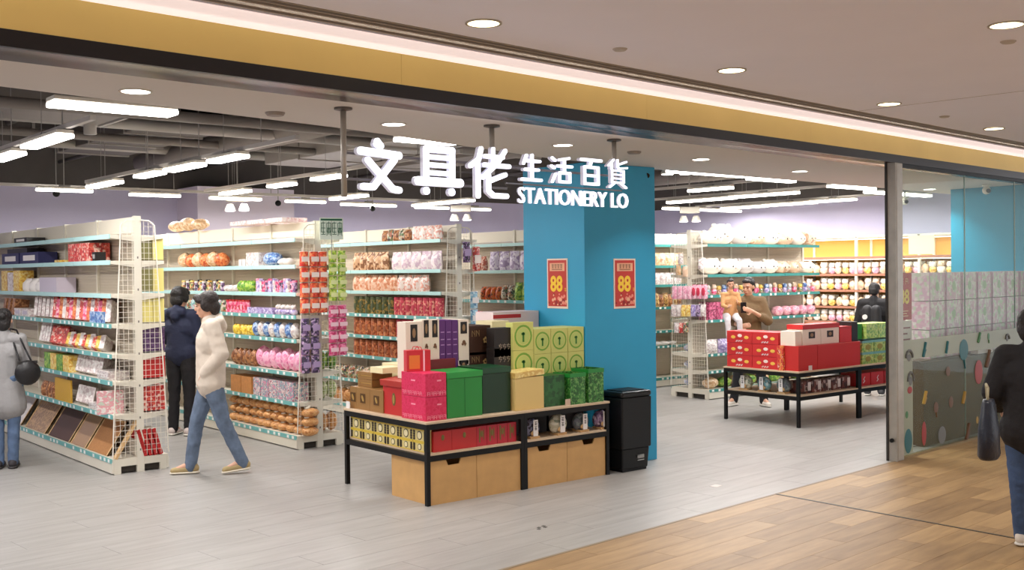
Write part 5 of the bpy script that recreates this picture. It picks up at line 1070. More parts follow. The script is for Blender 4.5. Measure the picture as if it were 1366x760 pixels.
for r in range(2):
    t, w, d, h = tall('near black box with pale brush lettering, '+['lower', 'upper'][r]+' one', 659, 683.5, 437 if r else 464, 7.33, .11, TOP if not r else TOP+.44, CHB)
    mb = MB(); gz = h*.25 if r else h-.12
    for k in range(3): strokes(mb, [[(.5, 1), (.1, .5), (.9, .5), (.4, 0)], [(0, .8), (1, .8)]], .035, .05, .004, .002, -w*.5+k*.045, gz)
    mb.build('brush_lettering', mat('pale brush', (150, 136, 120), .5), t).location = (0, -d-.001, 0)
def leafbox(label, x0, x1, y0, y1, z0, h):
    t, w, d = carton(label, x0, x1, y0, y1, z0, h, LEAF); r = min(w, h/2)*.86
    mb = MB()
    n = 20
    vs = [(rr*cos(2*pi*i/n), -.0012, h/2+rr*sin(2*pi*i/n)) for rr in (r, r*.82) for i in range(n)]
    mb.add(vs, [(i, (i+1) % n, n+(i+1) % n, n+i) for i in range(n)]); mb.build('leaf_ring', LEAFG, t).location = (0, -d, 0)
    MB().ell((0, -d-.001, h/2), (r*.72, .0012, r*.72), 16, 8).build('pale_disc', mat('disc lime', (188, 204, 110), .5), t)
    MB().box(-r*.1, r*.1, -d-.003, -d-.001, h/2-r*.5, h/2+r*.35).box(-r*.22, r*.18, -d-.003, -d-.001, h/2+r*.1, h/2+r*.3).build('leaf_mark', LEAFD, t)
LT = 7.30; xa, xb = ont(684, 430, LT).x, ont(712, 430, LT).x; HA = (ont(698, 429.5, LT).z-TOP)/3; HB = (ont(745, 437, LT).z-TOP)/3
for r in range(3): leafbox('pale lime box with round leaf emblem in the tall left column, %s' % ['bottom one', 'middle one', 'top one'][r], xa, xb-.004, LT, LT+.10, TOP+r*HA, HA-.001)
wd = (6.826-xb)/3
for r in range(3):
    for k in range(3): leafbox('pale lime box with leaf emblem, %s row, %s' % (['bottom', 'middle', 'top'][r], ['left', 'middle', 'right'][k]), xb+k*wd, xb+(k+1)*wd-.004, LT, LT+.3, TOP+r*HB, HB-.001)
# things lying on top of the piles
carton('tall pale cream carton rising behind the near black boxes', 6.0, 6.20, 7.62, 7.86, TOP, .735, mat('pale cream card', (240, 226, 178), .5), name='flat_carton') 
t, w, d = carton('white and red box lying at the back of the front table', 6.26, 6.82, 7.93, 8.2, TOP, .80, mat('white pink card', (236, 216, 216), .5)); MB().box(-w, w*.2, -d-.001, -d, .74, .775).build('red_band', RD, t)
# red bags and stacks on the left half
t, w, d = carton('dark red gift box below the cream tall boxes', 5.20, 5.46, 7.435, 7.47, TOP, .45, mat('burgundy card', (120, 24, 34), .5))
t = thing('red_gift_bag', 'red gift bag with orange panel standing behind the magenta boxes', 'gift bag', (5.12, 7.60, TOP+.3005), radians(-18))
t.location = (5.0, 7.34, TOP+.3785)
plain('flat cream topped carton behind the magenta boxes', 4.96, 5.18, 7.80, 8.0, TOP+.325, .05, mat('pale cream card', (232, 214, 178), .5))
MB().box(-.10, .10, -.045, .045, 0, .17).build('bag_body', mat('bag red', (206, 50, 60), .45), t); MB().box(-.08, .01, -.047, -.045, .02, .13).build('orange_panel', mat('bag orange', (230, 130, 60), .45), t); MB().box(.038, .052, -.0465, -.045, 0, .17).build('bag_ribbon', PKL, t)
for sd in (-1, 1): MB().tube((-.03, sd*.04, .17), (-.02, sd*.04, .195), .003, n=5).tube((-.02, sd*.04, .195), (.02, sd*.04, .195), .003, n=5).tube((.02, sd*.04, .195), (.03, sd*.04, .17), .003, n=5).build('bag_handle', mat('bag red', (206, 50, 60), .45), t)
for k in range(3):
    carton('flat cream box in the pile behind the gold brown boxes, %s' % ['lowest', 'middle', 'top'][k], 5.22+k*.01, 5.42, 7.95, 8.25, TOP+k*.126, .125, mat('pale cream card', (232, 214, 178), .5), name='flat_carton')
carton('small cream box at the back left of the front table', 5.44, 5.62, 7.92, 8.2, TOP, .43, CRT, name='flat_carton')
# lower shelf stock: patterned tins on the left end
TIN = mat('tin ivory', (226, 208, 140), .35, .3); TINB = mat('tin black ink', (46, 36, 24), .5); TINY = mat('tin yellow', (216, 186, 60), .4)
SH = T1[5]+.0005
def tin(label, x, y, z, w, h, d=.12):
    t = thing('patterned_tin', label, 'tin', (x, y, z), -pi/2, 'patterned tins on the left end')
    MB().box(-w/2, w/2, -d/2, d/2, 0, h).build('tin_body', TIN, t, bevel=.002)
    MB().box(-w/2, w/2, -d/2-.001, -d/2, h*.86, h).box(-w/2, w/2, -d/2-.001, -d/2, 0, h*.1).build('tin_band', TINY, t)
    mb = MB()
    for sx in (-1, 1):
        for j in range(4): mb.tube((sx*w*.42, -d/2-.0015, h*(.2+.19*j)), (sx*w*.42, -d/2, h*(.2+.19*j)), w*.06, n=8)
        mb.box(*sorted((sx*w*.33, sx*w*.355)), -d/2-.0015, -d/2, h*.12, h*.85)
    mb.build('tin_border', TINB, t)
    MB().tube((0, -d/2-.002, h*.5), (0, -d/2, h*.5), min(w*.27, h*.34), n=18).build('medallion_ring', TINB, t)
    MB().tube((0, -d/2-.003, h*.5), (0, -d/2, h*.5), min(w*.21, h*.27), n=16).build('medallion', mat('tin cream', (236, 222, 176), .4), t)
yy0, yy1 = 7.09, 8.25; tw = (yy1-yy0)/6
for r in range(2):
    for k in range(6): tin('ivory and black patterned tin on the lower shelf, %s row, %s from the near corner' % (['bottom', 'top'][r], ['first', 'second', 'third', 'fourth', 'fifth', 'sixth'][k]), 4.935, yy0+(k+.5)*tw, SH+r*.078, tw-.006, [.077, .105][r], .05)
for k, (a, b) in enumerate(((574, 603), (603, 636))):
    s0, s1 = ont(a, 590, 7.07).x, ont(b, 590, 7.07).x
    t, w, d = carton('large red box with gold emblem on the lower shelf, '+['left', 'right'][k]+' one', max(4.965, s0), s1, 7.07, 7.4, SH, .165, RD)
    MB().ell((0, -d-.001, .11), (.016, .002, .024), 10, 6).build('emblem', mat('olive foil', (120, 110, 60), .35, .5), t)
for k in range(4):
    a, b = 636+k*13.8, 636+(k+1)*13.8; s0, s1 = ont(a, 585, 7.07).x, min(5.82, ont(b, 585, 7.07).x)
    t, w, d = carton('narrow crimson box with faded gold figure on the lower shelf, '+['first', 'second', 'third', 'fourth'][k]+' from the left', s0, s1-.002, 7.07, 7.4, SH, .165, mat('crimson card', (186, 34, 52), .45))
    mb = MB().box(-w*.55, -w*.3, -d-.0015, -d, .03, .15).box(w*.3, w*.45, -d-.0015, -d, .05, .14).ell((0, -d-.001, .1), (w*.25, .001, .03), 8, 5); mb.build('figure_print', mat('olive foil', (120, 110, 60), .35, .5), t)
def dome_pack(label, x, y, z, r, m, grp, rz=0):
    t = thing('dome_pack', label, 'gift pack', (x, y, z), rz, grp)
    MB().ell((0, 0, r*.92), (r, .05, r*.9), 16, 10).build('dome', m, t, True)
    MB().box(-r*.55, r*.55, -.06, .05, 0, .02).build('pack_base', mat('tan pulp', (200, 160, 110), .6), t)
    MB().ell((0, -.052, r*.5), (r*.5, .01, r*.28), 10, 6).build('tan_label', mat('tan pulp', (200, 160, 110), .6), t, True)
    l_ = MB().box(-r*.27, r*.27, -.068, -.062, r*.25, r*1.75).build('white_tag', WH, t)
    mb = MB()
    for k in range(2): strokes(mb, [[(0, 1), (1, 1)], [(.5, 1), (.5, 0)], [(0, .4), (1, .4)], [(.1, 0), (.9, 0)]], r*.24, r*.28, r*.05, .001, -r*.12, r*(1.3-k*.45))
    mb.build('tag_glyphs', CHB, l_).location = (0, -.0686, 0)
DM = [M_('dome lilac', (70, 70, 110), (150, 150, 180), (40, 36, 50)), M_('dome clear', (200, 190, 160), (120, 130, 110), (230, 224, 206)), M_('dome dark', (70, 84, 84), (130, 140, 136), (100, 100, 110)), M_('dome violet', (140, 110, 150), (190, 170, 190), (80, 60, 90))]
for k, (x, nm) in enumerate(((704, 'dark blue'), (740, 'pale'), (770, 'charcoal'), (797, 'violet'))):
    s = ont(x, 575, 7.16).x; dome_pack(nm+' round gift pack with white tag on the right lower shelf', max(s, 5.98), 7.12, SH, .092 if k != 1 else .098, DM[k], 'round gift packs on the front table')
for k in range(2):  # added fillers, their black stands in for the shade behind the packs
    carton('added near black carton darkening the gap behind the round gift packs, '+['left', 'right'][k], 5.93+k*.45, 6.36+k*.45, 7.30, 7.6, SH, .165, CHB, cat='carton')
# the black bin
t = thing('black_bin', 'tall black plastic bin between the display table and the blue pillar', 'bin', (7.17, 7.12, 0))
BINM = mat('bin black', (11, 11, 13), .45, spec=.35, bump=.2, bscale=200)
MB().box(-.155, .155, -.11, .11, 0, .02).build('bin_foot', BINM, t)
MB().box(-.165, .165, -.12, .12, .02, .21, taper=.012).build('bin_lower', BINM, t, bevel=.012)
MB().box(-.19, .19, -.145, .145, .21, .68, taper=.004).build('bin_body', BINM, t, bevel=.014)
MB().box(-.195, .195, -.15, .15, .68, .735).build('bin_lid', mat('bin lid black', (16, 16, 18), .35, spec=.4), t, bevel=.02)
MB().box(-.14, .14, -.1, .1, .735, .742).build('lid_panel', mat('bin black', (20, 20, 22), .4), t)
mb = MB(); G3 = [[(0, 0), (0, 1)], [(0, 1), (1, 1)], [(1, 0), (1, 1)], [(0, .5), (1, .5)], [(.5, 0), (.5, 1)]]
for k in range(3): strokes(mb, G3[k:]+G3[:2], .022, .03, .004, .002, .01+k*.032, .115)
mb.box(.015, .10, -.001, .001, .095, .1)
mb.build('bin_lettering', mat('pale ink', (200, 200, 196), .5), t).location = (0, -.136, 0)

# ---- second display table, right part
T2 = (10.45, 7.58, 2.46, 1.1, .648, .372)
table('second display table with black legs and red cartons, in the right part of the shop', *T2, 2, 0)
TP2 = T2[4]+.0005; SH2 = T2[5]+.0005
MB().box(0, .0, 0, 0, 0, 0)
REDC = mat('festive red', (206, 44, 46), .45); FEST = M_('festive print', (206, 40, 44), (226, 70, 50), (236, 170, 80), (190, 30, 40), (240, 210, 190), kind='NOISE', scale=18)
for r in range(3):
    for k in range(2):
        y1 = 8.66-k*.385
        t, w, d = carton('red festive carton with yellow blossoms, %s row, %s stack' % (['bottom', 'middle', 'top'][r], ['left', 'right'][k]), 10.49, 10.80, y1-.38, y1, TP2+r*.146, .144, REDC)
        mb = MB()
        for q in range(3): mb.ell((-w-.001, -d+.08+q*.1, .07+.02*(q % 2)), (.002, .036, .02), 10, 6, q % 2)
        mb.build('blossom_print', [mat('blossom yellow', (240, 190, 80), .5), mat('blossom white', (244, 220, 210), .5)], t)
        mb = MB()
        for q in range(3): strokes(mb, [[(0, .5), (1, .5)], [(.5, 0), (.5, 1)], [(0, 0), (1, 1)]], .028, .02, .004, .002, -.05+q*.035, .015)
        o = mb.build('white_lettering', WH, t); o.location = (-w-.001, 0, 0); o.rotation_euler = (0, 0, -pi/2)
t, w, d = carton('upright red festive carton with pale label beside the plain red boxes', 10.455, 10.488, 7.80, 7.885, TP2, .29, FEST)
t, w, d = carton('large plain red carton, deep one at the near corner of the second table', 10.49, 10.86, 7.61, 7.885, TP2, .29, mat('plain red', (196, 40, 36), .5))
t, w, d = carton('large plain red carton filling the front of the second table', 10.865, 11.74, 7.61, 7.885, TP2, .29, mat('plain red', (196, 40, 36), .5)); MB().box(-w, w, -d-.001, -d, .284, .2885).build('edge_line', mat('edge pink', (226, 110, 100), .5), t)
MB().box(-.033, .033, -.003, 0, 0, .055).build('price_tag', WH, t).location = (-w-.15, -d, 0)
for k, (a, b) in enumerate(((10.40, 10.74), (10.745, 11.22), (11.225, 11.45))):
    pass
zz = TP2+.0
plain('brown carton hidden behind the red cartons of the second table', 10.86, 11.75, 7.86, 8.2, TP2, .29, MATS['shipping card'], name='carton', cat='carton')
Z3 = TP2+.2905
for k, (a, b) in enumerate(((10.63, 10.985), (10.99, 11.355))):
    t, w, d = carton('cream box with black seals and red lid on the second table, '+['left', 'right'][k]+' one', a, b, 7.65, 7.87, Z3, .185, CRT); seal(t, w, d, .185, .62, .35, .42)
    MB().box(-w-.004, w+.004, -d-.004, d+.004, .186, .24).build('lid', RD, t)
    for s_ in (0,):
        MB().box(-w-.0015, -w, -.05, .05, .08, .15).build('side_seal', CHB, t)
for k, (a, b, h, m, nm) in enumerate(((11.37, 11.62, .16, REDC, 'red box with raised lid'), (11.625, 11.75, .24, CHB, 'near black box'))):
    t, w, d = carton(nm+' on top of the plain red carton of the second table', a, b, 7.65, 7.87, Z3, h, m)
    if k == 0: MB().box(-w, w, -d, d, h, h+.03).build('lid', RD, t)
carton('white box with dark print left of the red lidded boxes on the second table', 10.50, 10.62, 7.66, 7.87, Z3, .17, CRT)
for k in range(2):
    t, w, d = carton('mid green box on the second table, '+['left', 'right'][k]+' one', 11.78+k*.27, 12.04+k*.27, 7.95, 8.2, TP2, .47, GRB if k else mat('mid green card', (40, 110, 40), .45))
TG = M_('tea green print', (170, 196, 90), (206, 214, 130), (110, 160, 80)); TEALL = mat('tin teal', (120, 180, 170), .4)
for r in range(2):
    for k in range(4):
        t, w, d = carton('green tea tin with teal lid on the second table, %s row, %s from the left' % (['bottom', 'top'][r], ['first', 'second', 'third', 'fourth'][k]), 11.80+k*.26, 12.05+k*.26, 7.62, 7.82, TP2+r*.145, .144, TG, cat='tin', name='tea_tin')
        MB().box(-w-.002, w+.002, -d-.002, d+.002, .115, .1432).build('tin_lid', TEALL, t)
        MB().ell((0, -d-.002, .06), (w*.5, .002, .035), 10, 6).build('tin_label', mat('label olive', (150, 140, 60), .5), t)
for k in range(2):
    carton('pale green carton behind the tea tins, '+['left', 'right'][k], 12.33+k*.28, 12.6+k*.28, 7.9, 8.15, TP2, .47, TG, cat='carton')
for k, y in enumerate((8.42, 8.14, 7.86)):
    dome_pack(['floral', 'aqua', 'dark green'][k]+' round gift pack with white tag, left end of the second table', 10.55, y, SH2, .10, [DM[1], M_('dome aqua', (110, 160, 170), (200, 206, 196), (60, 90, 90)), DM[2]][k], 'round gift packs on the second table', -pi/2)
for k in range(5):
    s = 10.62+k*.2
    t, w, d = carton('dark boxed gift with white corner, lower shelf of the second table, '+['first', 'second', 'third', 'fourth', 'fifth'][k]+' from the left', s, s+.18, 7.66, 7.85, SH2, .15, M_('dark gift print', (50, 30, 30), (120, 60, 50), (206, 190, 180), (80, 40, 36), scale=30))
    MB().box(w*.3, w*.95, -d-.001, -d, .03, .13).build('white_tag', WH, t)
for k in range(3):
    t, w, d = carton('red box with white ribbon mark on the lower shelf near the steel post, '+['left', 'middle', 'right'][k], 11.73+k*.3+.02, 12.01+k*.3+.02, 7.66, 7.9, SH2, .16, REDC)
    mb = MB(); strokes(mb, [[(.2, 0), (.8, .3), (.3, .6), (.8, 1)]], .05, .07, .012, .002, -.02, .04); mb.build('ribbon_mark', WH, t).location = (0, -d-.001, 0)

# ================================================================== PEOPLE
def remeshed(mb, name, mats, parent, voxel, smooth=4, disp=0, loc=None):
    o = mb.build(name, mats, None, True)
    m = o.modifiers.new('r', 'REMESH'); m.mode = 'VOXEL'; m.voxel_size = voxel; m.use_smooth_shade = True
    k = o.modifiers.new('s', 'SMOOTH'); k.iterations = smooth; k.factor = .5
    if disp:
        tx = bpy.data.textures.new('folds', 'CLOUDS'); tx.noise_scale = .06; d = o.modifiers.new('d', 'DISPLACE'); d.texture = tx; d.strength = disp; d.mid_level = .5
    bpy.context.view_layer.update(); dg = bpy.context.evaluated_depsgraph_get()
    me = bpy.data.meshes.new_from_object(o.evaluated_get(dg)); me.name = name; bpy.data.objects.remove(o)
    me.polygons.foreach_set('use_smooth', [True]*len(me.polygons))
    q = bpy.data.objects.new(name, me); C.objects.link(q); q.parent = parent
    return q
SKIN = mat('skin', (208, 160, 132), .5, var=.04, vscale=12)
V = Vector
def person(label, loc, face, H=1.7, P=None, top=(230, 220, 205), trou=(60, 80, 110), shoe=(150, 130, 90), sole=(230, 226, 216), hair=(28, 22, 20), yaw=0, pitch=0, puff=.03, coat=0, hood=False, hairk='short', hem=.80, skinc=None, topf=.12, bulk=1.0, sleeve=1.0, scarf=None, legk=1.0):
    """stands facing local -y; joints are given for a height of 1.70 m and scaled"""
    k = H/1.70
    J = dict(hipL=V((.09, 0, .90)), hipR=V((-.09, 0, .90)), kneeL=V((.095, -.01, .49)), kneeR=V((-.095, -.01, .49)), ankL=V((.1, .02, .09)), ankR=V((-.1, .02, .09)),
             shL=V((.165, .01, 1.385)), shR=V((-.165, .01, 1.385)), elL=V((.215, .04, 1.12)), elR=V((-.215, .04, 1.12)), wrL=V((.22, -.02, .88)), wrR=V((-.22, -.02, .88)),
             handL=V((0, -.15, -1)), handR=V((0, -.15, -1)), toeL=V((0, -1, 0)), toeR=V((0, -1, 0)), pel=V((0, 0, .95)), che=V((0, 0, 1.24)), neck=V((0, .015, 1.43)), head=V((0, -.01, 1.585)))
    for a, b in (P or {}).items(): J[a] = V(b)
    J = {a: (b*k if not a.startswith(('toe', 'hand')) else b.normalized()) for a, b in J.items()}
    root = thing('person', label, 'person', loc, atan2(face[0], -face[1]))
    # --- body
    B = MB(); c_ = lambda a, b, r1, r2, **q: B.cap(a, b, r1*k, r2*k, **q)
    for s in 'LR':
        c_(J['hip'+s], J['knee'+s], .075*legk, .052*legk); c_(J['knee'+s], J['ank'+s], .05*legk, .034*legk); c_(J['ank'+s], J['ank'+s]+J['toe'+s]*.13*k+V((0, 0, -.045*k)), .035, .025)
        c_(J['sh'+s], J['el'+s], .044, .036); c_(J['el'+s], J['wr'+s], .036, .024)
    c_(J['pel']-V((.07*k, 0, 0)), J['pel']+V((.07*k, 0, 0)), .09, .09); c_(J['pel'], J['che'], .115, .12, flat=((0, 1, 0), .8)); c_(J['che']-V((.06*k, 0, 0)), J['che']+V((.06*k, 0, 0)), .11, .11, flat=((0, 1, 0), .85))
    c_(J['shL'], J['shR'], .055, .055); c_(J['neck']-V((0, 0, .05*k)), J['head']-V((0, -.012*k, .05*k)), .056, .05)
    Rh = Matrix.Rotation(radians(yaw), 3, 'Z') @ Matrix.Rotation(radians(pitch), 3, 'X')
    hp = lambda x, y, z: J['head']+Rh @ V((x, y, z))*k
    def hell(mb, p, r, nu=14, nv=10): mb.ell(hp(*p), [q*k for q in r], nu, nv, 0, Rh)
    hell(B, (0, .012, .03), (.073, .092, .088)); hell(B, (0, -.022, -.045), (.055, .064, .062)); hell(B, (0, -.05, -.085), (.028, .03, .022)); hell(B, (0, -.09, -.012), (.012, .018, .026)); hell(B, (0, -.098, -.022), (.017, .014, .011))
    hell(B, (0, -.082, -.057), (.022, .012, .012)); hell(B, (0, -.07, .03), (.05, .02, .012))
    for s in (-1, 1): hell(B, (s*.073, .012, -.008), (.011, .019, .031), 8, 6); hell(B, (s*.035, -.068, -.022), (.02, .018, .02))
    # hands
    for s, sg in (('L', 1), ('R', -1)):
        w = J['wr'+s]; d = J['hand'+s]; side = d.cross(V((sg, .15, 0))).normalized() if abs(d.x) < .8 else V((0, 0, 1)); lat = d.cross(side).normalized()
        pc = w+d*.05*k
        B.cap(w, w+d*.08*k, .027*k, .034*k, flat=(lat, .55))
        for q, (off, ln) in enumerate(((-.027, .062), (-.009, .072), (.009, .068), (.026, .052))):
            a = w+d*.085*k+side*off*k; m_ = a+d*ln*.55*k+lat*sg*.004*k; e = m_+(d*.8-lat*sg*.6).normalized()*ln*.5*k
            B.cap(a-d*.02*k, m_, .0095*k, .0085*k, 8); B.cap(m_, e, .0085*k, .0068*k, 8)
        a = w+d*.03*k-side*.026*k; B.cap(a, a+(d*.6-side*.8).normalized()*.035*k, .012*k, .010*k, 8); a2 = a+(d*.6-side*.8).normalized()*.035*k; B.cap(a2, a2+d*.028*k, .010*k, .008*k, 8)
    body = remeshed(B, 'body', skinc or SKIN, root, .0075*k, 3)
    # face details
    EYE = mat('eye dark', (30, 22, 20), .3); LIP = mat('lips', (176, 96, 86), .5)
    for s in (-1, 1):
        mb = MB(); hell(mb, (s*.031, -.083, .008), (.012, .006, .006), 10, 6); mb.build('eye', EYE, body, True)
        mb = MB(); mb.cap(hp(s*.018, -.088, .03), hp(s*.045, -.078, .031), .0045*k, .003*k, 8); mb.build('eyebrow', EYE, body, True)
    mb = MB(); hell(mb, (0, -.0945, -.058), (.02, .005, .0055), 10, 6); mb.build('mouth', LIP, body, True)
    # --- trousers
    T_ = MB()
    for s in 'LR':
        T_.cap(J['hip'+s]+V((0, 0, -.0)), J['knee'+s], .100*legk*k, .070*legk*k); q = J['ank'+s]+(J['knee'+s]-J['ank'+s])*-.05
        T_.cap(J['knee'+s], q, .069*legk*k, .058*legk*k)
    T_.cap(J['pel']-V((.07, 0, 0))*k, J['pel']+V((.07, 0, 0))*k, .108*k, .108*k)
    tr = remeshed(T_, 'trousers', trou if not isinstance(trou, tuple) else mat('trousers %s' % (trou,), trou, .8, var=.22, vscale=9, bump=.5, bscale=26), root, .011*k, 3, .014*k)
    # --- top
    U = MB(); p = puff; hz = hem*k
    w0 = V((J['pel'].x, J['pel'].y, hz+.10*k))
    U.cap(w0-V((.055, 0, 0))*k, w0+V((.055, 0, 0))*k, (.115+p)*k*bulk, (.115+p)*k*bulk, flat=((0, 1, 0), .9))
    U.cap(w0, J['che'], (.14+p)*k*bulk, (.135+p)*k*bulk, flat=((0, 1, 0), .8)); U.cap(J['che']-V((.07, 0, 0))*k, J['che']+V((.07, 0, 0))*k, (.115+p)*k, (.115+p)*k, flat=((0, 1, 0), .88))
    U.cap(J['shL'], J['shR'], (.058+p*.6)*k, (.058+p*.6)*k); U.cap(J['neck']-V((0, 0, .06))*k, J['neck']+V((0, 0, .01))*k, (.075+p*.5)*k, (.064+p*.3)*k)
    if coat:
        for sx in (-1, 1): U.cap(V((sx*.05*k, J['pel'].y, coat*k+.12*k)), w0+V((sx*.03*k, 0, 0)), (.155+p)*k, (.135+p)*k, flat=((0, 1, 0), .85))
    for s in 'LR':
        U.cap(J['sh'+s], J['el'+s], (.05+p*.8)*k, (.042+p*.8)*k); e = J['el'+s]+(J['wr'+s]-J['el'+s])*(.94*sleeve)
        if sleeve > .1: U.cap(J['el'+s], e, (.042+p*.8)*k, (.034+p*.5)*k)
    if hood:
        n_ = J['neck']; U.cap(n_+V((-.07, .075, .0))*k, n_+V((.07, .075, .0))*k, .055*k, .055*k); U.cap(n_+V((0, .10, -.05))*k, n_+V((0, .07, .03))*k, .06*k, .055*k); 
        for sx in (-1, 1): U.cap(n_+V((sx*.07, .07, .01))*k, n_+V((sx*.05, -.06, -.03))*k, .035*k, .022*k)
    # flatten the hem: cut below the coat or jacket length
    tm = top if not isinstance(top, tuple) else mat('cloth %s' % (top,), top, .8, var=.05, vscale=14, bump=.5, bscale=24)
    tp = remeshed(U, 'jacket' if not coat else 'coat', tm, root, .011*k, 4, topf*.07*k)
    # --- shoes
    for s in 'LR':
        a = J['ank'+s]; d = J['toe'+s]; g = V((a.x, a.y, a.z)); base = g-V((0, 0, .068*k))
        S_ = MB(); h0 = base-d*.035*k; h1 = base+d*.155*k
        S_.cap(h0+V((0, 0, .03))*k, h1+V((0, 0, .012))*k, .043*k, .032*k); S_.cap(h0+V((0, 0, .03))*k, g+V((0, 0, .01))*k, .043*k, .045*k)
        sh = remeshed(S_, 'shoe', shoe if not isinstance(shoe, tuple) else mat('shoe %s' % (shoe,), shoe, .7), root, .008*k, 3)
        S2 = MB(); up = V((0, 0, 1)) if abs(d.z) < .2 else V((0, -d.z, sqrt(max(0, 1-d.z**2)))).normalized()
        S2.cap(h0-V((0, 0, .006))*k, h1-V((0, 0, .006))*k, .046*k, .037*k, 14, flat=(up, .34))
        S2.build('sole', mat('sole %s' % (sole,), sole, .6), sh, True)
    # --- hair
    Hm = mat('hair %s' % (hair,), hair, .55, var=.3, vscale=40, bump=.8, bscale=70); h = MB()
    if hairk != 'none':
        hell(h, (0, .03, .048), (.083, .092, .082)); hell(h, (0, .055, .0), (.078, .062, .085))
        if hairk == 'short': hell(h, (0, -.045, .092), (.06, .045, .028))
        if hairk == 'full':
            hell(h, (0, .03, .055), (.092, .1, .085)); hell(h, (0, .068, -.02), (.083, .06, .09)); hell(h, (0, -.06, .085), (.066, .045, .034))
            for s in (-1, 1): hell(h, (s*.072, .0, .005), (.022, .052, .062)); hell(h, (s*.05, -.06, .06), (.03, .035, .03))
        if hairk == 'bob':
            hell(h, (0, .045, -.04), (.092, .075, .12)); hell(h, (0, -.045, .09), (.06, .045, .03))
            for s in (-1, 1): hell(h, (s*.072, .0, -.02), (.026, .05, .1))
        if hairk == 'bun':
            hell(h, (0, .10, .05), (.045, .045, .045)); hell(h, (0, .06, -.03), (.075, .06, .09))
        remeshed(h, 'hair', Hm, body, .0085*k, 2, .012*k)
    root['hh'] = H
    return root, J, hp
def quilt(name, col):
    m = mat(name, col, .75, var=.06, vscale=10); nt = m.node_tree; b = nt.nodes['Principled BSDF']
    tc = nt.nodes.new('ShaderNodeTexCoord'); wv = nt.nodes.new('ShaderNodeTexWave'); wv.bands_direction = 'Z'; wv.inputs['Scale'].default_value = 3.2; wv.inputs['Distortion'].default_value = 3; wv.inputs['Detail'].default_value = 3; wv.inputs['Detail Scale'].default_value = 2
    nt.links.new(tc.outputs['Object'], wv.inputs['Vector']); bp = nt.nodes.new('ShaderNodeBump'); bp.inputs['Strength'].default_value = .3; bp.inputs['Distance'].default_value = .012
    nt.links.new(wv.outputs['Fac'], bp.inputs['Height']); nt.links.new(bp.outputs['Normal'], b.inputs['Normal']); return m
# 1 man in white jacket, walking left
ga, gb = at(248, 633), at(318, 630); gc = (ga+gb)/2
DEN = mat('faded denim', (92, 106, 126), .85, var=.34, vscale=11, bump=.6, bscale=30)
fdir = (-.93, .37)
g, J, hp = person('man in cream white hooded jacket and faded jeans walking left between the shelves', (gc.x, gc.y, 0), fdir, 1.68,
    dict(hipL=(.085, .0, .89), hipR=(-.085, .0, .89), kneeL=(.09, .10, .50), ankL=(.08, .27, .115), kneeR=(-.09, -.13, .49), ankR=(-.08, -.19, .088), pel=(0, 0, .94), che=(0, .0, 1.24), head=(0, -.035, 1.575), neck=(0, .0, 1.425),
         elL=(.22, .09, 1.13), wrL=(.15, -.07, .95), handL=(-.5, -.2, -.8), elR=(-.2, .06, 1.12), wrR=(-.15, -.02, .93), handR=(.5, -.1, -.8), toeL=(0, -1, -.12)),
    top=quilt('quilted cream', (214, 200, 184)), trou=DEN, shoe=(172, 150, 104), sole=(226, 216, 196), hair=(34, 24, 20), hood=True, hairk='full', puff=.035, hem=.77, pitch=8)
# 2 dark clothed shopper behind him
p = at(243, 580)
g, J, hp = person('shopper in navy hooded jacket and black trousers, behind the man in white', (p.x, p.y, 0), (.72, .55), 1.69,
    dict(elL=(.22, -.02, 1.12), wrL=(.16, -.2, 1.02), elR=(-.22, -.02, 1.12), wrR=(-.15, -.2, 1.02), handL=(-.2, -1, 0), handR=(.2, -1, 0)),
    top=(30, 36, 62), trou=(24, 22, 26), shoe=(214, 200, 196), hair=(20, 16, 16), hood=True, hairk='full', hem=.86, yaw=-10)
sb = thing('crossbody_strap', 'thin dark crossbody strap over the navy jacket', 'strap', (p.x, p.y, 0), g.rotation_euler.z) if 0 else None
# 3 woman at the left edge
p = at(9, 624)
g, J, hp = person('woman in long light grey coat with a black shoulder bag, at the left edge', (p.x, p.y, 0), (.45, .86), 1.53,
    dict(elR=(-.22, -.03, 1.12), wrR=(-.18, -.18, .98), handR=(.2, -1, 0), elL=(.22, .0, 1.12), wrL=(.18, -.18, 1.0), handL=(-.2, -1, 0), kneeL=(.08, 0, .49), kneeR=(-.08, 0, .49), ankL=(.07, .02, .09), ankR=(-.07, .02, .09)),
    top=(150, 148, 148), trou=(84, 104, 134), shoe=(50, 46, 50), sole=(60, 56, 56), hair=(24, 20, 20), hairk='bun', coat=.56, hem=.8, puff=.012, legk=.95, topf=.05)
def bag(label, pts, c_, size, rz, tilt=0, col=(22, 20, 22), r=.009):
    t = thing('shoulder_bag', label, 'bag', c_, rz)
    w, d, h = size; mb = MB(); mb.ell((0, 0, 0), (w/2, d/2, h/2), 16, 10); me_ = mb.build('bag_body', mat('bag leather %s' % (col,), col, .45, bump=.4, bscale=30), t, True)
    MB().box(-w*.36, w*.36, -d*.12, d*.12, h*.36, h*.47).build('bag_opening', mat('zip grey', (60, 58, 58), .4, .5), t)
    mb = MB(); q = [V(a)-V(c_) for a in pts]; q = [Matrix.Rotation(-rz, 3, 'Z') @ a for a in q]
    for a, b in zip(q, q[1:]): mb.tube(a, b, r, n=8)
    mb.build('strap', mat('bag leather %s' % (col,), col, .45), t, True); return t
q = lambda x, y, t: tuple(ont(x, y, t))
pp = ont(37, 497, 10.95); bag('black shoulder bag on the side of the woman in the grey coat', [q(44, 486, 10.95), q(34, 466, 11.0), q(22, 440, 11.12), q(12, 438, 11.3), q(20, 462, 11.05), q(28, 488, 10.95)], tuple(pp), (.24, .13, .24), 0)
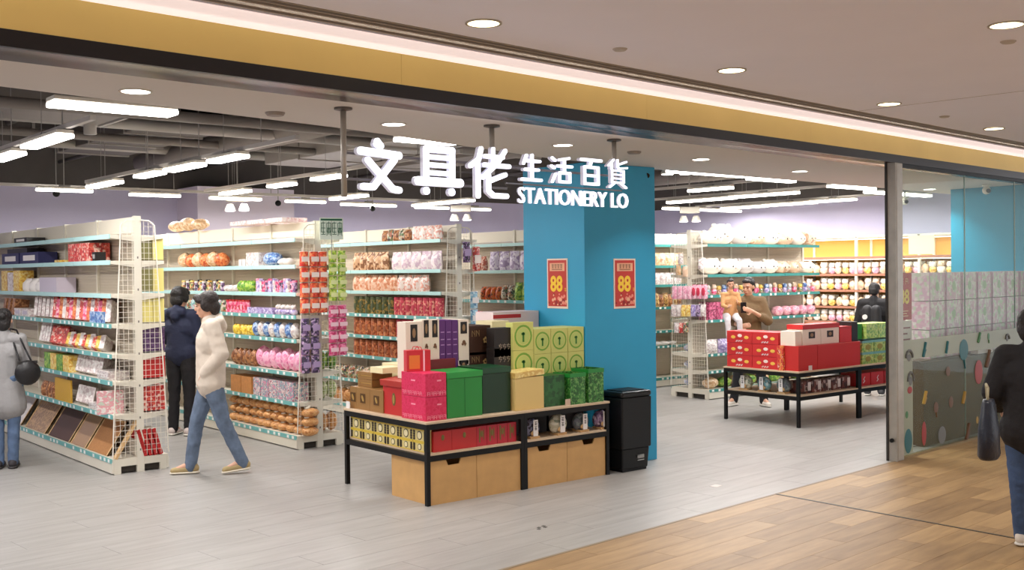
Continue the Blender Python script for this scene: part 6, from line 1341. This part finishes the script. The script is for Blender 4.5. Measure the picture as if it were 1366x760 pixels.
# 4 man with child
pa, pb = at(978, 541), at(1021, 541); mc_ = (pa+pb)/2
mfd = (-.80, -.60)
g, J, hp = person('man in olive brown shirt holding a child and looking at a phone', (mc_.x, mc_.y, 0), mfd, 1.71,
    dict(kneeL=(.15, -.03, .49), kneeR=(-.13, -.02, .49), ankL=(.19, .0, .09), ankR=(-.2, .0, .09), elL=(.25, -.05, 1.14), wrL=(.06, -.28, 1.27), handL=(-.8, -.4, .3), elR=(-.24, -.06, 1.14), wrR=(-.10, -.30, 1.08), handR=(.9, -.3, .1), toeL=(.45, -.9, 0), toeR=(-.45, -.9, 0)),
    top=(112, 88, 58), trou=(28, 28, 32), shoe=(226, 218, 206), hair=(22, 18, 16), hairk='short', hem=.84, yaw=-22, pitch=14, sleeve=.45, puff=.035)
rzm = atan2(mfd[0], -mfd[1]); RM = Matrix.Rotation(rzm, 3, 'Z')
ph = V((mc_.x, mc_.y, 0))+RM @ V((-.055, -.33, 1.33))
t = thing('smartphone', 'dark smartphone in the hand of the man in the olive shirt', 'phone', ph, rzm+.2); o = MB().box(-.037, .037, -.004, .004, -.07, .07).build('phone_body', mat('phone black', (18, 18, 20), .2), t, bevel=.002); MB().box(-.033, .033, .004, .0045, -.064, .064).build('screen', mat('phone screen', (150, 160, 176), .2, emit=.3), t)
ch = V((mc_.x, mc_.y, 0))+RM @ V((-.225, -.235, .70))
g, J, hp = person('small child in tan jacket and pale trousers, carried on the arm of the man', tuple(ch), (-.62, -.78), .98,
    dict(kneeL=(.13, -.30, .80), kneeR=(-.13, -.28, .80), ankL=(.15, -.34, .45), ankR=(-.12, -.34, .46), elL=(.20, -.10, 1.16), wrL=(.10, -.27, 1.22), handL=(-.3, -.8, .3), elR=(-.2, -.1, 1.14), wrR=(-.12, -.25, 1.10), handR=(.3, -.8, .3), head=(0, -.02, 1.63), neck=(0, .01, 1.46)),
    top=(196, 146, 96), trou=(206, 202, 204), shoe=(190, 150, 120), hair=(30, 22, 18), hairk='short', hem=.86, puff=.01, pitch=12)
# 5 shopper with backpack
p5 = ons(1166, 430, 13.9)
g, J, hp = person('shopper in black jacket with a black backpack, facing the lit wall shelving', (p5.x, p5.y, 0), (.88, .4), 1.62,
    dict(elL=(.23, -.03, 1.1), wrL=(.16, -.2, 1.0), elR=(-.24, .02, 1.12), wrR=(-.2, -.14, .96), head=(0, -.05, 1.57)), top=(26, 24, 26), trou=(34, 34, 40), shoe=(60, 60, 62), hair=(20, 16, 16), hairk='short', hem=.84, puff=.04, pitch=20)
rz5 = g.rotation_euler.z; R5 = Matrix.Rotation(rz5, 3, 'Z'); t = thing('backpack', 'black backpack with round white badge worn by the shopper in black', 'backpack', V((p5.x, p5.y, 0))+R5 @ V((0, .235, 1.0)), rz5)
mb = MB(); mb.cap((-.06, 0, .02), (-.06, 0, .24), .085, .07, 12, flat=((0, 1, 0), .9)); mb.cap((.06, 0, .02), (.06, 0, .24), .085, .07, 12, flat=((0, 1, 0), .9)); bb = remeshed(mb, 'pack_body', mat('pack black', (30, 28, 30), .6), t, .012, 3)
mb = MB(); mb.cap((-.05, .07, .02), (.05, .07, .02), .055, .055, 10, flat=((0, 1, 0), .5)); mb.build('front_pocket', mat('pack grey', (46, 44, 48), .6), t, True)
MB().tube((.08, .07, .14), (.08, .098, .14), .035, n=16).build('white_badge', mat('badge', (230, 226, 222), .4), t)
for s in (-1, 1): MB().cap((s*.09, -.07, .28), (s*.11, -.30, .22), .016, .016, 8).cap((s*.11, -.30, .22), (s*.12, -.3, .05), .016, .014, 8).build('shoulder_strap', mat('pack black', (30, 28, 30), .6), t, True)
# 6 woman at the right edge, walking away
p6 = at(1377, 735); DJ = mat('dark denim', (66, 88, 124), .85, var=.25, vscale=11, bump=.5, bscale=30)
f6 = (.95, .30)
g, J, hp = person('woman in black jacket and blue jeans with a dark handbag, at the right edge', (p6.x, p6.y, 0), f6, 1.55,
    dict(kneeL=(.09, -.05, .49), ankL=(.09, -.16, .09), kneeR=(-.09, -.02, .49), ankR=(-.09, .33, .2), toeR=(0, -1, -.55), elL=(.25, .05, 1.12), wrL=(.23, -.12, 1.0), handL=(-.2, -.8, -.4), elR=(-.23, .08, 1.12), wrR=(-.21, .05, .9)),
    top=(22, 20, 24), trou=DJ, shoe=(224, 216, 204), hair=(26, 20, 20), hairk='full', hem=.76, puff=.04, bulk=1.05)

pb6 = ont(1319, 574, p6.y-.02); q6 = lambda x, y: tuple(ont(x, y, p6.y-.02))
t = thing('handbag', 'dark navy ribbed handbag hanging from the arm of the woman at the right edge', 'handbag', pb6, .3)
mb = MB(); mb.lathe([(.085, -.17), (.105, -.15), (.10, .0), (.06, .17), (.05, .19)], 18); o = mb.build('bag_body', mat('navy nylon', (22, 28, 44), .4, bump=.4, bscale=40), t, True); o.scale = (1.2, .6, 1)
for k in range(9):
    a = 2*pi*k/9; MB().tube((.098*cos(a), .6*.098*sin(a), -.14), (.058*cos(a), .6*.058*sin(a), .16), .007, n=6).build('rib', mat('navy nylon dark', (14, 18, 30), .4), t, True)
mb = MB(); hs_ = [(-.04, 0, .18), (-.02, 0, .26), (.03, .02, .28), (.06, .02, .2), (.04, 0, .17)]
for a, b in zip(hs_, hs_[1:]): mb.tube(a, b, .008, n=7)
mb.build('handle', mat('cord pale', (170, 160, 130), .6), t, True)
